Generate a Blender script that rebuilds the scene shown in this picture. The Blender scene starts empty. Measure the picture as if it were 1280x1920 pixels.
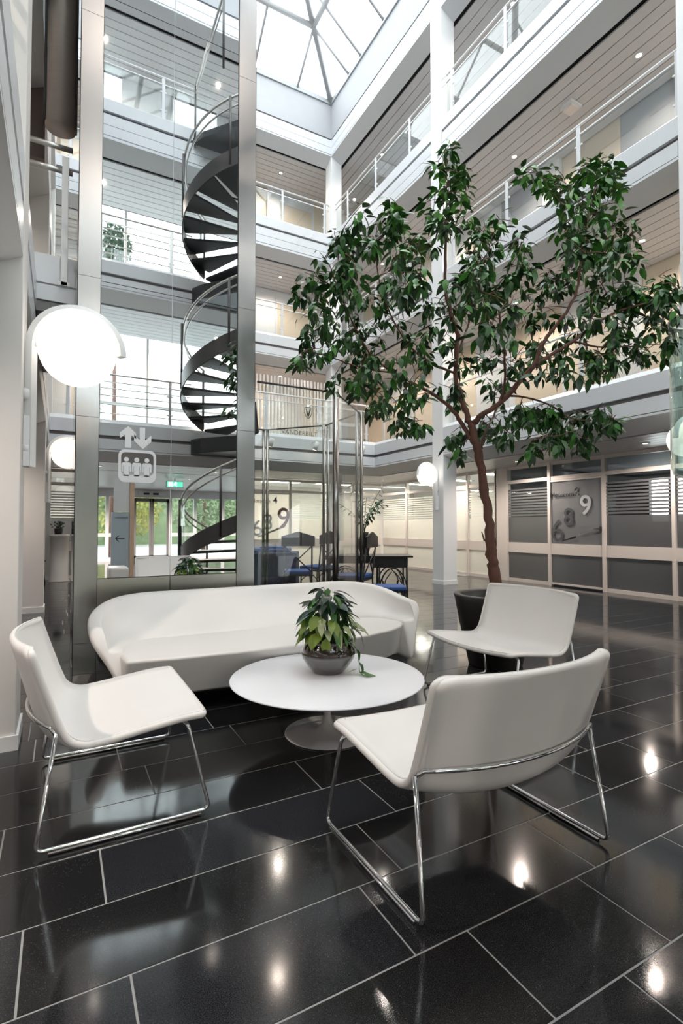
import bpy, bmesh, math, random
from mathutils import Vector, Matrix, Euler
random.seed(7)
S = bpy.context.scene
COL = S.collection
PI = math.pi

# ------------------------------------------------------------------ camera
cd = bpy.data.cameras.new('camera'); cam = bpy.data.objects.new('camera', cd); COL.objects.link(cam)
cd.sensor_fit = 'VERTICAL'; cd.sensor_height = 36.0; cd.sensor_width = 24.0
cd.lens = 968.0 / 1920.0 * 36.0
cd.clip_start = 0.05; cd.clip_end = 300
cam.location = (0, 0, 1.143)
cam.rotation_euler = (PI/2 + math.atan(27/968.0), 0, -math.radians(28.56))
S.camera = cam

# ------------------------------------------------------------------ sky, exposure
W = bpy.data.worlds.new('sky'); S.world = W; W.use_nodes = True
bg = W.node_tree.nodes['Background']
bg.inputs[0].default_value = (0.93, 0.97, 1.0, 1); bg.inputs[1].default_value = 3.6
S.view_settings.view_transform = 'Standard'; S.view_settings.look = 'None'
S.view_settings.gamma = 1.0; S.view_settings.use_curve_mapping = False
S.view_settings.exposure = 0.78
cy = S.cycles
cy.use_denoising = True
cy.max_bounces = 10; cy.diffuse_bounces = 6; cy.glossy_bounces = 5; cy.transmission_bounces = 4
cy.transparent_max_bounces = 32
cy.caustics_reflective = False; cy.caustics_refractive = False
cy.sample_clamp_indirect = 6.0
SPOT_W = 40.0

# ------------------------------------------------------------------ materials
def nodes(m):
    m.use_nodes = True
    return m.node_tree.nodes, m.node_tree.links, m.node_tree.nodes['Principled BSDF']
def mat(name, col, rough=0.5, metal=0.0, spec=0.5, noise=0.0, nscale=6.0, bump=0.0, bscale=60.0, stretch=None, emit=0.0, coat=0.0):
    m = bpy.data.materials.new(name); N, L, p = nodes(m)
    c = (*col, 1)
    p.inputs['Base Color'].default_value = c; p.inputs['Roughness'].default_value = rough
    p.inputs['Metallic'].default_value = metal; p.inputs['Specular IOR Level'].default_value = spec
    p.inputs['Coat Weight'].default_value = coat; p.inputs['Coat Roughness'].default_value = 0.05
    if emit:
        p.inputs['Emission Color'].default_value = c; p.inputs['Emission Strength'].default_value = emit
    tc = N.new('ShaderNodeTexCoord'); mp = N.new('ShaderNodeMapping'); L.new(tc.outputs['Object'], mp.inputs[0])
    if stretch: mp.inputs['Scale'].default_value = stretch
    nz = N.new('ShaderNodeTexNoise'); nz.inputs['Scale'].default_value = nscale; nz.inputs['Detail'].default_value = 4
    L.new(mp.outputs[0], nz.inputs[0])
    mx = N.new('ShaderNodeMixRGB'); mx.blend_type = 'MULTIPLY'; mx.inputs[1].default_value = c
    mx.inputs[0].default_value = 1
    rp = N.new('ShaderNodeMapRange'); rp.inputs[3].default_value = 1 - noise; rp.inputs[4].default_value = 1 + noise * .4
    L.new(nz.outputs[0], rp.inputs[0]); L.new(rp.outputs[0], mx.inputs[2]); L.new(mx.outputs[0], p.inputs['Base Color'])
    if bump:
        n2 = N.new('ShaderNodeTexNoise'); n2.inputs['Scale'].default_value = bscale; n2.inputs['Detail'].default_value = 3
        L.new(mp.outputs[0], n2.inputs[0]); b = N.new('ShaderNodeBump'); b.inputs[0].default_value = bump; b.inputs['Distance'].default_value = .002
        L.new(n2.outputs[0], b.inputs['Height']); L.new(b.outputs[0], p.inputs['Normal'])
    return m
def glass(name, tint=(.95, .98, .97), lo=0.05, hi=0.85, rough=0.0):
    m = bpy.data.materials.new(name); m.use_nodes = True; N, L = m.node_tree.nodes, m.node_tree.links
    N.remove(N['Principled BSDF']); out = N['Material Output']
    t = N.new('ShaderNodeBsdfTransparent'); t.inputs[0].default_value = (*tint, 1)
    g = N.new('ShaderNodeBsdfGlossy'); g.inputs['Roughness'].default_value = rough; g.inputs[0].default_value = (1, 1, 1, 1)
    lw = N.new('ShaderNodeLayerWeight'); lw.inputs[0].default_value = .5
    pw = N.new('ShaderNodeMath'); pw.operation = 'POWER'; pw.inputs[1].default_value = 4; L.new(lw.outputs['Facing'], pw.inputs[0])
    mr = N.new('ShaderNodeMapRange'); mr.inputs[3].default_value = lo; mr.inputs[4].default_value = hi; L.new(pw.outputs[0], mr.inputs[0])
    mx = N.new('ShaderNodeMixShader'); L.new(mr.outputs[0], mx.inputs[0]); L.new(t.outputs[0], mx.inputs[1]); L.new(g.outputs[0], mx.inputs[2])
    L.new(mx.outputs[0], out.inputs[0]); return m
def frosted(name, col, clear=0.12, gloss=0.06):
    m = bpy.data.materials.new(name); m.use_nodes = True; N, L = m.node_tree.nodes, m.node_tree.links
    N.remove(N['Principled BSDF']); out = N['Material Output']
    d = N.new('ShaderNodeBsdfDiffuse'); d.inputs[0].default_value = (*col, 1)
    t = N.new('ShaderNodeBsdfTranslucent'); t.inputs[0].default_value = (*col, 1)
    tr = N.new('ShaderNodeBsdfTransparent'); g = N.new('ShaderNodeBsdfGlossy'); g.inputs['Roughness'].default_value = .15
    nz = N.new('ShaderNodeTexNoise'); nz.inputs['Scale'].default_value = 900
    a = N.new('ShaderNodeMixShader'); a.inputs[0].default_value = .62; L.new(d.outputs[0], a.inputs[1]); L.new(t.outputs[0], a.inputs[2])
    b = N.new('ShaderNodeMixShader'); b.inputs[0].default_value = clear; L.new(a.outputs[0], b.inputs[1]); L.new(tr.outputs[0], b.inputs[2])
    c = N.new('ShaderNodeMixShader'); c.inputs[0].default_value = gloss; L.new(b.outputs[0], c.inputs[1]); L.new(g.outputs[0], c.inputs[2])
    mr = N.new('ShaderNodeMapRange'); mr.inputs[3].default_value = gloss * .8; mr.inputs[4].default_value = gloss * 1.2
    L.new(nz.outputs[0], mr.inputs[0]); L.new(mr.outputs[0], c.inputs[0])
    L.new(c.outputs[0], out.inputs[0]); return m
def stone(name, k, tint=(1, 1.02, 1.1)):
    """polished black stone: fine pale specks, cloudy scuffing in the gloss"""
    m = bpy.data.materials.new(name); N, L, p = nodes(m)
    tc = N.new('ShaderNodeTexCoord'); g = N.new('ShaderNodeNewGeometry')
    n1 = N.new('ShaderNodeTexNoise'); n1.inputs['Scale'].default_value = 380; n1.inputs['Detail'].default_value = 4; n1.inputs['Roughness'].default_value = .7
    n2 = N.new('ShaderNodeTexNoise'); n2.inputs['Scale'].default_value = 2.3; n2.inputs['Detail'].default_value = 5
    v = N.new('ShaderNodeTexVoronoi'); v.inputs['Scale'].default_value = 130
    for n in (n1, n2, v): L.new(g.outputs['Position'], n.inputs['Vector'])
    r1 = N.new('ShaderNodeValToRGB'); r1.color_ramp.elements[0].position = .40; r1.color_ramp.elements[1].position = .78
    r1.color_ramp.elements[0].color = (.006*k*tint[0], .006*k*tint[1], .0065*k*tint[2], 1)
    r1.color_ramp.elements[1].color = (.055*k*tint[0], .057*k*tint[1], .061*k*tint[2], 1)
    L.new(n1.outputs[0], r1.inputs[0])
    r2 = N.new('ShaderNodeMapRange'); r2.inputs[1].default_value = 0; r2.inputs[2].default_value = .20; r2.inputs[3].default_value = .12; r2.inputs[4].default_value = 0
    L.new(v.outputs['Distance'], r2.inputs[0])
    cl = N.new('ShaderNodeMapRange'); cl.inputs[1].default_value = .40; cl.inputs[2].default_value = .62; L.new(n2.outputs[0], cl.inputs[0])
    mu = N.new('ShaderNodeMath'); mu.operation = 'MULTIPLY'; L.new(r2.outputs[0], mu.inputs[0]); L.new(cl.outputs[0], mu.inputs[1])
    ad = N.new('ShaderNodeMixRGB'); ad.blend_type = 'ADD'; ad.inputs[0].default_value = 1
    L.new(r1.outputs[0], ad.inputs[1]); L.new(mu.outputs[0], ad.inputs[2]); L.new(ad.outputs[0], p.inputs['Base Color'])
    rr = N.new('ShaderNodeMapRange'); rr.inputs[1].default_value = .3; rr.inputs[2].default_value = .75; rr.inputs[3].default_value = .06; rr.inputs[4].default_value = .14
    L.new(n2.outputs[0], rr.inputs[0]); L.new(rr.outputs[0], p.inputs['Roughness'])
    p.inputs['Specular IOR Level'].default_value = .5
    return m

M = {}
M['white'] = mat('white_paint', (.80, .81, .82), .45, noise=.03)
M['fascia'] = mat('white_enamel', (.66, .68, .71), .3, noise=.03)
M['soffit'] = mat('grey_white_panel', (.66, .67, .68), .5, noise=.03)
M['roofbar'] = mat('grey_roof_steel', (.42, .42, .43), .5, noise=.05)
M['attic'] = mat('pale_attic_board', (.42, .43, .45), .6, noise=.06)
M['slat'] = mat('ceiling_slat_paint', (.62, .62, .63), .5, noise=.05, stretch=(.3, 3, 3))
M['slat_low'] = mat('glossy_ceiling_slat', (.56, .555, .555), .34, noise=.05)
M['dark'] = mat('dark_gap', (.012, .012, .014), .7, noise=.1)
M['groove'] = mat('grey_groove', (.16, .15, .15), .5, noise=.1)
M['wall'] = mat('wall_paint', (.74, .72, .70), .7, noise=.03, bump=.15, bscale=250)
M['plaster'] = mat('rough_plaster', (.74, .70, .68), .8, noise=.05, bump=.6, bscale=180)
M['cream'] = mat('cream_panel', (.80, .69, .55), .5, noise=.05)
M['greypanel'] = mat('grey_panel', (.42, .44, .46), .5, noise=.04)
M['frame'] = mat('cream_white_frame', (.80, .74, .70), .35, noise=.03)
M['steel'] = mat('brushed_steel', (.385, .375, .37), .25, 1.0, noise=.12, nscale=3, stretch=(60, 60, .6))
M['steelpanel'] = mat('brushed_olive_steel', (.50, .49, .44), .3, 1.0, noise=.12, nscale=3, stretch=(.6, 60, 60))
M['tube'] = mat('satin_steel_tube', (.60, .59, .57), .3, .75, noise=.05)
M['bronze'] = mat('brushed_bronze', (.46, .41, .38), .45, .55, noise=.15, nscale=2, stretch=(.6, .6, 20))
M['brown'] = mat('brown_panel', (.17, .13, .115), .45, noise=.1)
M['post'] = mat('dark_satin_steel', (.30, .285, .27), .2, 1.0, noise=.05)
M['darkroom'] = mat('painted_room_gloom', (.10, .105, .115), .7, noise=.1)  # dimness of the unlit rooms put into the surface colour
M['chrome'] = mat('chrome', (.80, .80, .81), .06, 1.0, noise=.02)
M['leather'] = mat('white_leather', (.82, .80, .785), .42, noise=.02, bump=.12, bscale=500)
M['thread'] = mat('pale_seam', (.66, .63, .60), .6, noise=.05)
M['sofa'] = mat('off_white_upholstery', (.80, .775, .755), .48, noise=.02, bump=.12, bscale=420)
M['table'] = mat('matt_white_top', (.82, .83, .87), .35, noise=.02)
M['tablebase'] = mat('glossy_pale_base', (.70, .66, .64), .12, noise=.03, coat=.6)
M['black'] = mat('black_metal', (.012, .012, .013), .35, noise=.1)
M['darkmetal'] = mat('dark_grey_steel', (.075, .072, .072), .38, .4, noise=.1)
M['tread'] = mat('black_tread', (.022, .023, .027), .42, noise=.15)
M['blackpot'] = mat('matt_black_pot', (.013, .012, .012), .45, noise=.2)
M['glaze'] = None
M['soil'] = mat('dark_soil', (.02, .014, .01), .9, noise=.5, nscale=60, bump=1, bscale=90)
M['bark'] = mat('brown_bark', (.155, .068, .046), .75, noise=.5, nscale=14, bump=1.0, bscale=40, stretch=(3, 3, .7))
M['leaf1'] = mat('dark_leaf', (.02, .095, .013), .42, noise=.3, nscale=8)
M['leaf2'] = mat('green_leaf', (.045, .19, .018), .42, noise=.3, nscale=8)
M['leaf3'] = mat('deep_leaf', (.011, .046, .012), .38, noise=.3, nscale=8)
M['leaf4'] = mat('bright_green_leaf', (.09, .27, .028), .42, noise=.3, nscale=8)
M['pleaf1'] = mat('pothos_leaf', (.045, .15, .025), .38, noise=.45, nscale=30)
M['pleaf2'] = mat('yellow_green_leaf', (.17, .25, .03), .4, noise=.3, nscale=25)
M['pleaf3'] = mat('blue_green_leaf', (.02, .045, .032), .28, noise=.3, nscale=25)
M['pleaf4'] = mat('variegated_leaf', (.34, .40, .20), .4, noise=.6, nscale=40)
M['blue'] = mat('blue_cloth', (.035, .085, .26), .8, noise=.15, bump=.4, bscale=300)
M['navy'] = mat('navy_cloth', (.012, .022, .07), .8, noise=.15)
M['text'] = mat('black_lettering', (.012, .012, .013), .5, noise=.05)
M['vinyl'] = mat('frosted_vinyl', (.84, .86, .88), .6, noise=.02)
M['greyglass'] = mat('smoked_number', (.22, .23, .25), .3, noise=.3)
M['smoke'] = mat('dark_smoke_number', (.10, .105, .115), .3, noise=.3)
M['pink'] = mat('dusty_rose_number', (.30, .14, .15), .4, noise=.15)
M['whitenum'] = mat('silver_number', (.62, .65, .68), .3, noise=.25)
M['bluegrey'] = mat('blue_grey_board', (.44, .52, .58), .4, noise=.03)
M['beech'] = mat('beech_edge', (.70, .50, .36), .5, noise=.2, nscale=10, stretch=(8, 8, .5))
M['shade'] = mat('glowing_opal_globe', (1.0, .93, .84), .4, emit=.62)
M['bulb'] = mat('spot_lamp_face', (1.0, .84, .64), .4, emit=8.0)
M['panel'] = mat('ceiling_light_panel', (1.0, .93, .82), .5, emit=34.0)
M['exit'] = mat('exit_sign_green', (.10, .62, .40), .5, emit=1.0)
M['exitw'] = mat('exit_sign_white', (.9, 1, .95), .5, emit=1.6)
M['grout'] = mat('pale_grout', (.36, .36, .355), .8, noise=.25, nscale=40)
M['paving'] = mat('paving', (.45, .45, .44), .8, noise=.2)
M['hedge'] = mat('outdoor_leaf', (.17, .23, .11), .6, noise=.5, nscale=3)
M['gold'] = mat('outdoor_yellow_leaf', (.35, .33, .08), .6, noise=.4, nscale=3)
M['carpet'] = mat('grey_carpet', (.22, .21, .2), .9, noise=.2)
M['pane'] = glass('clear_glass')
M['railglass'] = glass('rail_glass', (.93, .955, .955), .035, .6)
M['screen'] = glass('screen_glass', (.95, .965, .96), .018, .6)
M['greenglass'] = glass('thick_green_glass', (.86, .92, .90), .10, .9)
M['darkglass'] = glass('dark_glass', (.38, .40, .42), .10, .85)
M['mirror'] = mat('mirror_glass', (.80, .825, .835), .012, 1.0, noise=0)
M['frost'] = frosted('frosted_film', (.80, .79, .74), .10)
M['frostdark'] = frosted('unlit_frosted_film', (.31, .32, .335), .10, .10)  # this and the next two films carry the unlit rooms' dimness in their grey
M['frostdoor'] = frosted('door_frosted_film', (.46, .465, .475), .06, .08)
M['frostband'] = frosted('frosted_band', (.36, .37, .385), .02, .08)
TILE = [stone('black_stone', 1.0), stone('black_stone_warm', .75, (1.02, 1.0, 1.0)), stone('black_stone_grey', 1.12)]
def glaze():
    m = bpy.data.materials.new('brown_black_glaze'); N, L, p = nodes(m)
    tc = N.new('ShaderNodeTexCoord'); sx = N.new('ShaderNodeSeparateXYZ'); L.new(tc.outputs['Object'], sx.inputs[0])
    nz = N.new('ShaderNodeTexNoise'); nz.inputs['Scale'].default_value = 12; L.new(tc.outputs['Object'], nz.inputs[0])
    ad = N.new('ShaderNodeMath'); ad.operation = 'MULTIPLY_ADD'; ad.inputs[1].default_value = .018; L.new(nz.outputs[0], ad.inputs[0]); L.new(sx.outputs[2], ad.inputs[2])
    rp = N.new('ShaderNodeValToRGB'); e = rp.color_ramp.elements
    e[0].position = .03; e[0].color = (.03, .022, .016, 1); e[1].position = .125; e[1].color = (.02, .013, .008, 1)
    a = e.new(.06); a.color = (.085, .08, .075, 1); b = e.new(.110); b.color = (.10, .10, .10, 1)
    L.new(ad.outputs[0], rp.inputs[0]); L.new(rp.outputs[0], p.inputs['Base Color'])
    p.inputs['Roughness'].default_value = .12; p.inputs['Coat Weight'].default_value = 1; p.inputs['Coat Roughness'].default_value = .03
    return m
M['glaze'] = glaze()

# ------------------------------------------------------------------ mesh helpers
class MB:
    def __init__(s): s.v = []; s.f = []; s.sm = []
    def add(s, vs, fs, smooth=False):
        o = len(s.v); s.v += [tuple(p) for p in vs]; s.f += [tuple(i + o for i in f) for f in fs]; s.sm += [smooth] * len(fs); return s
    def box(s, a, b):
        x0, x1 = sorted((a[0], b[0])); y0, y1 = sorted((a[1], b[1])); z0, z1 = sorted((a[2], b[2]))
        return s.add([(x0,y0,z0),(x1,y0,z0),(x1,y1,z0),(x0,y1,z0),(x0,y0,z1),(x1,y0,z1),(x1,y1,z1),(x0,y1,z1)],
                     [(0,3,2,1),(4,5,6,7),(0,1,5,4),(1,2,6,5),(2,3,7,6),(3,0,4,7)])
    def hexa(s, b, t):
        """closed solid between two loops of equal length"""
        n = len(b); return s.add(list(b) + list(t), [tuple(range(n))[::-1], tuple(range(n, 2*n))] + [(i, (i+1) % n, n + (i+1) % n, n + i) for i in range(n)])
    def tube(s, pts, r, n=8, cap=True):
        pts = [Vector(p) for p in pts]; k = len(pts); rs = r if isinstance(r, (list, tuple)) else [r] * k
        vs = []; t0 = (pts[1] - pts[0]).normalized(); up = Vector((0, 0, 1)) if abs(t0.z) < .9 else Vector((1, 0, 0))
        nrm = t0.cross(up).normalized()
        for i, p in enumerate(pts):
            t = ((pts[min(i+1, k-1)] - pts[i]).normalized() + (pts[i] - pts[max(i-1, 0)]).normalized())
            t = t.normalized() if t.length > 1e-6 else t0
            nrm = (nrm - t * nrm.dot(t)); nrm = nrm.normalized() if nrm.length > 1e-6 else t.orthogonal().normalized()
            bn = t.cross(nrm)
            for j in range(n):
                a = 2*PI*j/n; vs.append(p + (nrm * math.cos(a) + bn * math.sin(a)) * rs[i])
        fs = [(i*n+j, i*n+(j+1) % n, (i+1)*n+(j+1) % n, (i+1)*n+j) for i in range(k-1) for j in range(n)]
        if cap: fs += [tuple(range(n))[::-1], tuple((k-1)*n + j for j in range(n))]
        return s.add(vs, fs, True)
    def lathe(s, prof, c=(0, 0, 0), n=40, a0=0, a1=2*PI):
        full = abs(a1 - a0 - 2*PI) < 1e-6; m = n if full else n + 1
        vs = [(c[0] + r*math.cos(a0 + (a1-a0)*j/n), c[1] + r*math.sin(a0 + (a1-a0)*j/n), c[2] + z) for r, z in prof for j in range(m)]
        fs = [(i*m+j, i*m+(j+1) % m, (i+1)*m+(j+1) % m, (i+1)*m+j) for i in range(len(prof)-1) for j in range(n)]
        return s.add(vs, fs, True)
    def strip(s, a, b, smooth=True):
        n = len(a); return s.add(list(a) + list(b), [(i, i+1, n+i+1, n+i) for i in range(n-1)], smooth)
    def build(s, name, m, parent=None, loc=None, rotz=None):
        me = bpy.data.meshes.new(name); me.from_pydata(s.v, [], s.f); me.update()
        me.polygons.foreach_set('use_smooth', s.sm)
        o = bpy.data.objects.new(name, me); COL.objects.link(o)
        if m: me.materials.append(m if not isinstance(m, str) else M[m])
        if parent: o.parent = parent
        if loc: o.location = loc
        if rotz is not None: o.rotation_euler = (0, 0, rotz)
        return o
def box(name, a, b, m, parent=None): return MB().box(a, b).build(name, m, parent)
def sharp(o, ang=40):
    bm = bmesh.new(); bm.from_mesh(o.data); bmesh.ops.recalc_face_normals(bm, faces=bm.faces)
    for e in bm.edges:
        if len(e.link_faces) == 2 and e.calc_face_angle(0) > math.radians(ang): e.smooth = False
    bm.to_mesh(o.data); bm.free(); return o
def bevel(o, w, seg=3, smooth=True):
    b = o.modifiers.new('edge', 'BEVEL'); b.width = w; b.segments = seg; b.limit_method = 'ANGLE'; b.angle_limit = math.radians(35)
    if smooth:
        o.data.polygons.foreach_set('use_smooth', [True]*len(o.data.polygons)); b.harden_normals = True
    return o
def tag(o, label, cat, group=None):
    o['label'] = label; o['category'] = cat
    if group: o['group'] = group
    return o
def thing(name, label, cat, loc=(0, 0, 0), rotz=0, group=None):
    o = bpy.data.objects.new(name, None); COL.objects.link(o); o.empty_display_size = .1
    o.location = loc; o.rotation_euler = (0, 0, rotz); return tag(o, label, cat, group)
def struct(o, label=None):
    o['kind'] = 'structure'
    if label: o['label'] = label
    return o
def sroot(name, label=None):
    o = bpy.data.objects.new(name, None); COL.objects.link(o); return struct(o, label)
def stuff(o): o['kind'] = 'stuff'; return o
def copy(o, parent=None, **kw):
    c = o.copy(); COL.objects.link(c); c.parent = parent
    for k, v in kw.items(): setattr(c, k, v)
    return c
def copy_tree(o, parent=None):
    c = copy(o, parent)
    for ch in list(o.children): copy_tree(ch, c)
    return c
def fillet(pts, r, n=5):
    pts = [Vector(p) for p in pts]; out = [pts[0]]; rr = r if isinstance(r, (list, tuple)) else [r]*(len(pts)-2)
    for i in range(1, len(pts)-1):
        a, b, c = pts[i-1], pts[i], pts[i+1]; u = (a-b); w = (c-b); q = min(rr[i-1], u.length*.49, w.length*.49)
        p0 = b + u.normalized()*q; p1 = b + w.normalized()*q
        for k in range(n+1):
            t = k/n; out.append(p0*(1-t)**2 + b*2*t*(1-t) + p1*t*t)
    return out + [pts[-1]]
def text(name, body, size, loc, face, m, parent=None, depth=.003, bold=0.0, sp=1.0):
    """flat lettering; face 'x' faces -X (right wall), 'y' faces -Y (back wall), 'Y' faces +Y"""
    c = bpy.data.curves.new(name, 'FONT'); c.body = body; c.size = size; c.extrude = depth; c.offset = bold; c.space_character = sp
    o = bpy.data.objects.new(name, c); COL.objects.link(o); c.materials.append(M[m])
    R = {'x': ((0,-1,0),(0,0,1),(-1,0,0)), 'y': ((1,0,0),(0,0,1),(0,-1,0)), 'Y': ((-1,0,0),(0,0,1),(0,1,0))}[face]
    mt = Matrix((R[0], R[1], R[2])).transposed().to_4x4(); mt.translation = Vector(loc); o.matrix_world = mt
    dg = bpy.context.evaluated_depsgraph_get(); me = bpy.data.meshes.new_from_object(o.evaluated_get(dg))
    o2 = bpy.data.objects.new(name, me); COL.objects.link(o2); o2.matrix_world = mt
    bpy.data.objects.remove(o)
    if parent: o2.parent = parent
    return o2
def leafmesh(name, L, Wd, droop=.25, fold=.25, n=4, heart=False):
    """a pointed oval leaf along +x, folded on its midrib, its tip bent down"""
    vs = []; fs = []
    for i in range(n+1):
        t = i/n
        w = Wd*.5*(math.sin(PI*t**.8)**.85 if 0 < t < 1 else (.0))
        if heart: w = Wd*.5*((1-t)**.55*min(1, (t*7)**.6)*1.05 if t > 0 else .12)
        x = L*t; z = -droop*L*t*t
        vs += [(x, -w, z + fold*w), (x, 0, z), (x, w, z + fold*w)]
    for i in range(n):
        a = i*3; fs += [(a, a+3, a+4, a+1), (a+1, a+4, a+5, a+2)]
    me = bpy.data.meshes.new(name); me.from_pydata(vs, [], fs); me.polygons.foreach_set('use_smooth', [True]*len(fs)); me.update(); return me

TREE_BRANCHES = [
 [(-0.00,0.00,0.64,0.048), (-0.00,-0.00,0.75,0.046), (-0.03,-0.01,0.91,0.042), (-0.04,-0.01,1.11,0.040), (-0.08,-0.02,1.39,0.038), (-0.12,-0.03,1.68,0.036), (-0.16,-0.03,1.86,0.035), (-0.20,-0.04,1.99,0.034)],
 [(-0.20,-0.04,1.99,0.026), (-0.23,0.01,2.12,0.024), (-0.27,0.05,2.29,0.022), (-0.31,0.05,2.45,0.020), (-0.30,-0.01,2.75,0.018), (-0.35,-0.01,2.93,0.016), (-0.40,-0.02,3.13,0.014), (-0.41,-0.08,3.44,0.012), (-0.40,-0.09,3.79,0.008), (-0.40,-0.10,4.15,0.004)],
 [(-0.19,-0.04,1.99,0.026), (-0.11,-0.09,2.06,0.024), (0.03,-0.14,2.16,0.022), (0.16,-0.20,2.31,0.020), (0.25,-0.25,2.42,0.018), (0.33,-0.25,2.61,0.016), (0.48,-0.26,2.80,0.013), (0.59,-0.27,3.01,0.011), (0.63,-0.27,3.29,0.009), (0.74,-0.18,3.69,0.006), (0.86,-0.09,4.06,0.004)],
 [(0.25,-0.25,2.42,0.016), (0.44,-0.20,2.54,0.014), (0.61,-0.16,2.65,0.013), (0.76,-0.16,2.77,0.011), (1.02,-0.16,2.91,0.009), (1.31,-0.26,2.95,0.006)],
 [(-0.21,-0.03,1.88,0.020), (-0.23,0.01,1.96,0.019), (-0.28,0.06,2.06,0.018), (-0.34,0.06,2.15,0.017), (-0.48,0.06,2.26,0.014), (-0.63,-0.05,2.31,0.012), (-0.83,-0.05,2.42,0.010), (-1.05,-0.05,2.60,0.008), (-1.27,-0.26,2.95,0.006), (-1.36,-0.37,3.15,0.004)],
 [(-0.31,0.05,2.45,0.012), (-0.39,0.15,2.52,0.011), (-0.51,0.15,2.57,0.010), (-0.72,0.14,2.76,0.008), (-0.92,-0.07,3.04,0.006), (-1.03,-0.37,3.32,0.004)],
 [(-0.11,-0.03,1.79,0.012), (-0.08,-0.03,1.91,0.011), (0.02,0.06,2.08,0.009), (0.12,0.15,2.29,0.007), (0.25,0.25,2.55,0.005)],
 [(0.07,-0.14,2.21,0.010), (0.24,-0.14,2.19,0.008), (0.42,-0.14,2.13,0.007), (0.55,-0.24,2.00,0.005), (0.76,-0.24,1.98,0.003)],
 [(0.03,-0.14,2.16,0.011), (-0.01,-0.35,2.37,0.010), (-0.13,-0.65,2.55,0.008), (-0.17,-0.66,2.85,0.006), (-0.09,-0.28,3.37,0.004)],
 [(-0.31,0.05,2.54,0.010), (-0.16,0.14,2.94,0.008), (-0.04,0.22,3.36,0.006), (0.03,0.12,3.64,0.004)],
 [(-0.63,-0.05,2.31,0.008), (-0.69,0.01,2.16,0.006), (-0.71,0.06,2.06,0.004)],
 [(-0.83,-0.05,2.42,0.008), (-1.09,0.05,2.49,0.006), (-1.36,-0.05,2.55,0.005), (-1.51,-0.15,2.56,0.003)],
 [(0.61,-0.16,2.65,0.009), (0.76,-0.25,2.57,0.007), (1.12,-0.06,2.64,0.005), (1.37,-0.06,2.66,0.003)],
]
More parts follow.
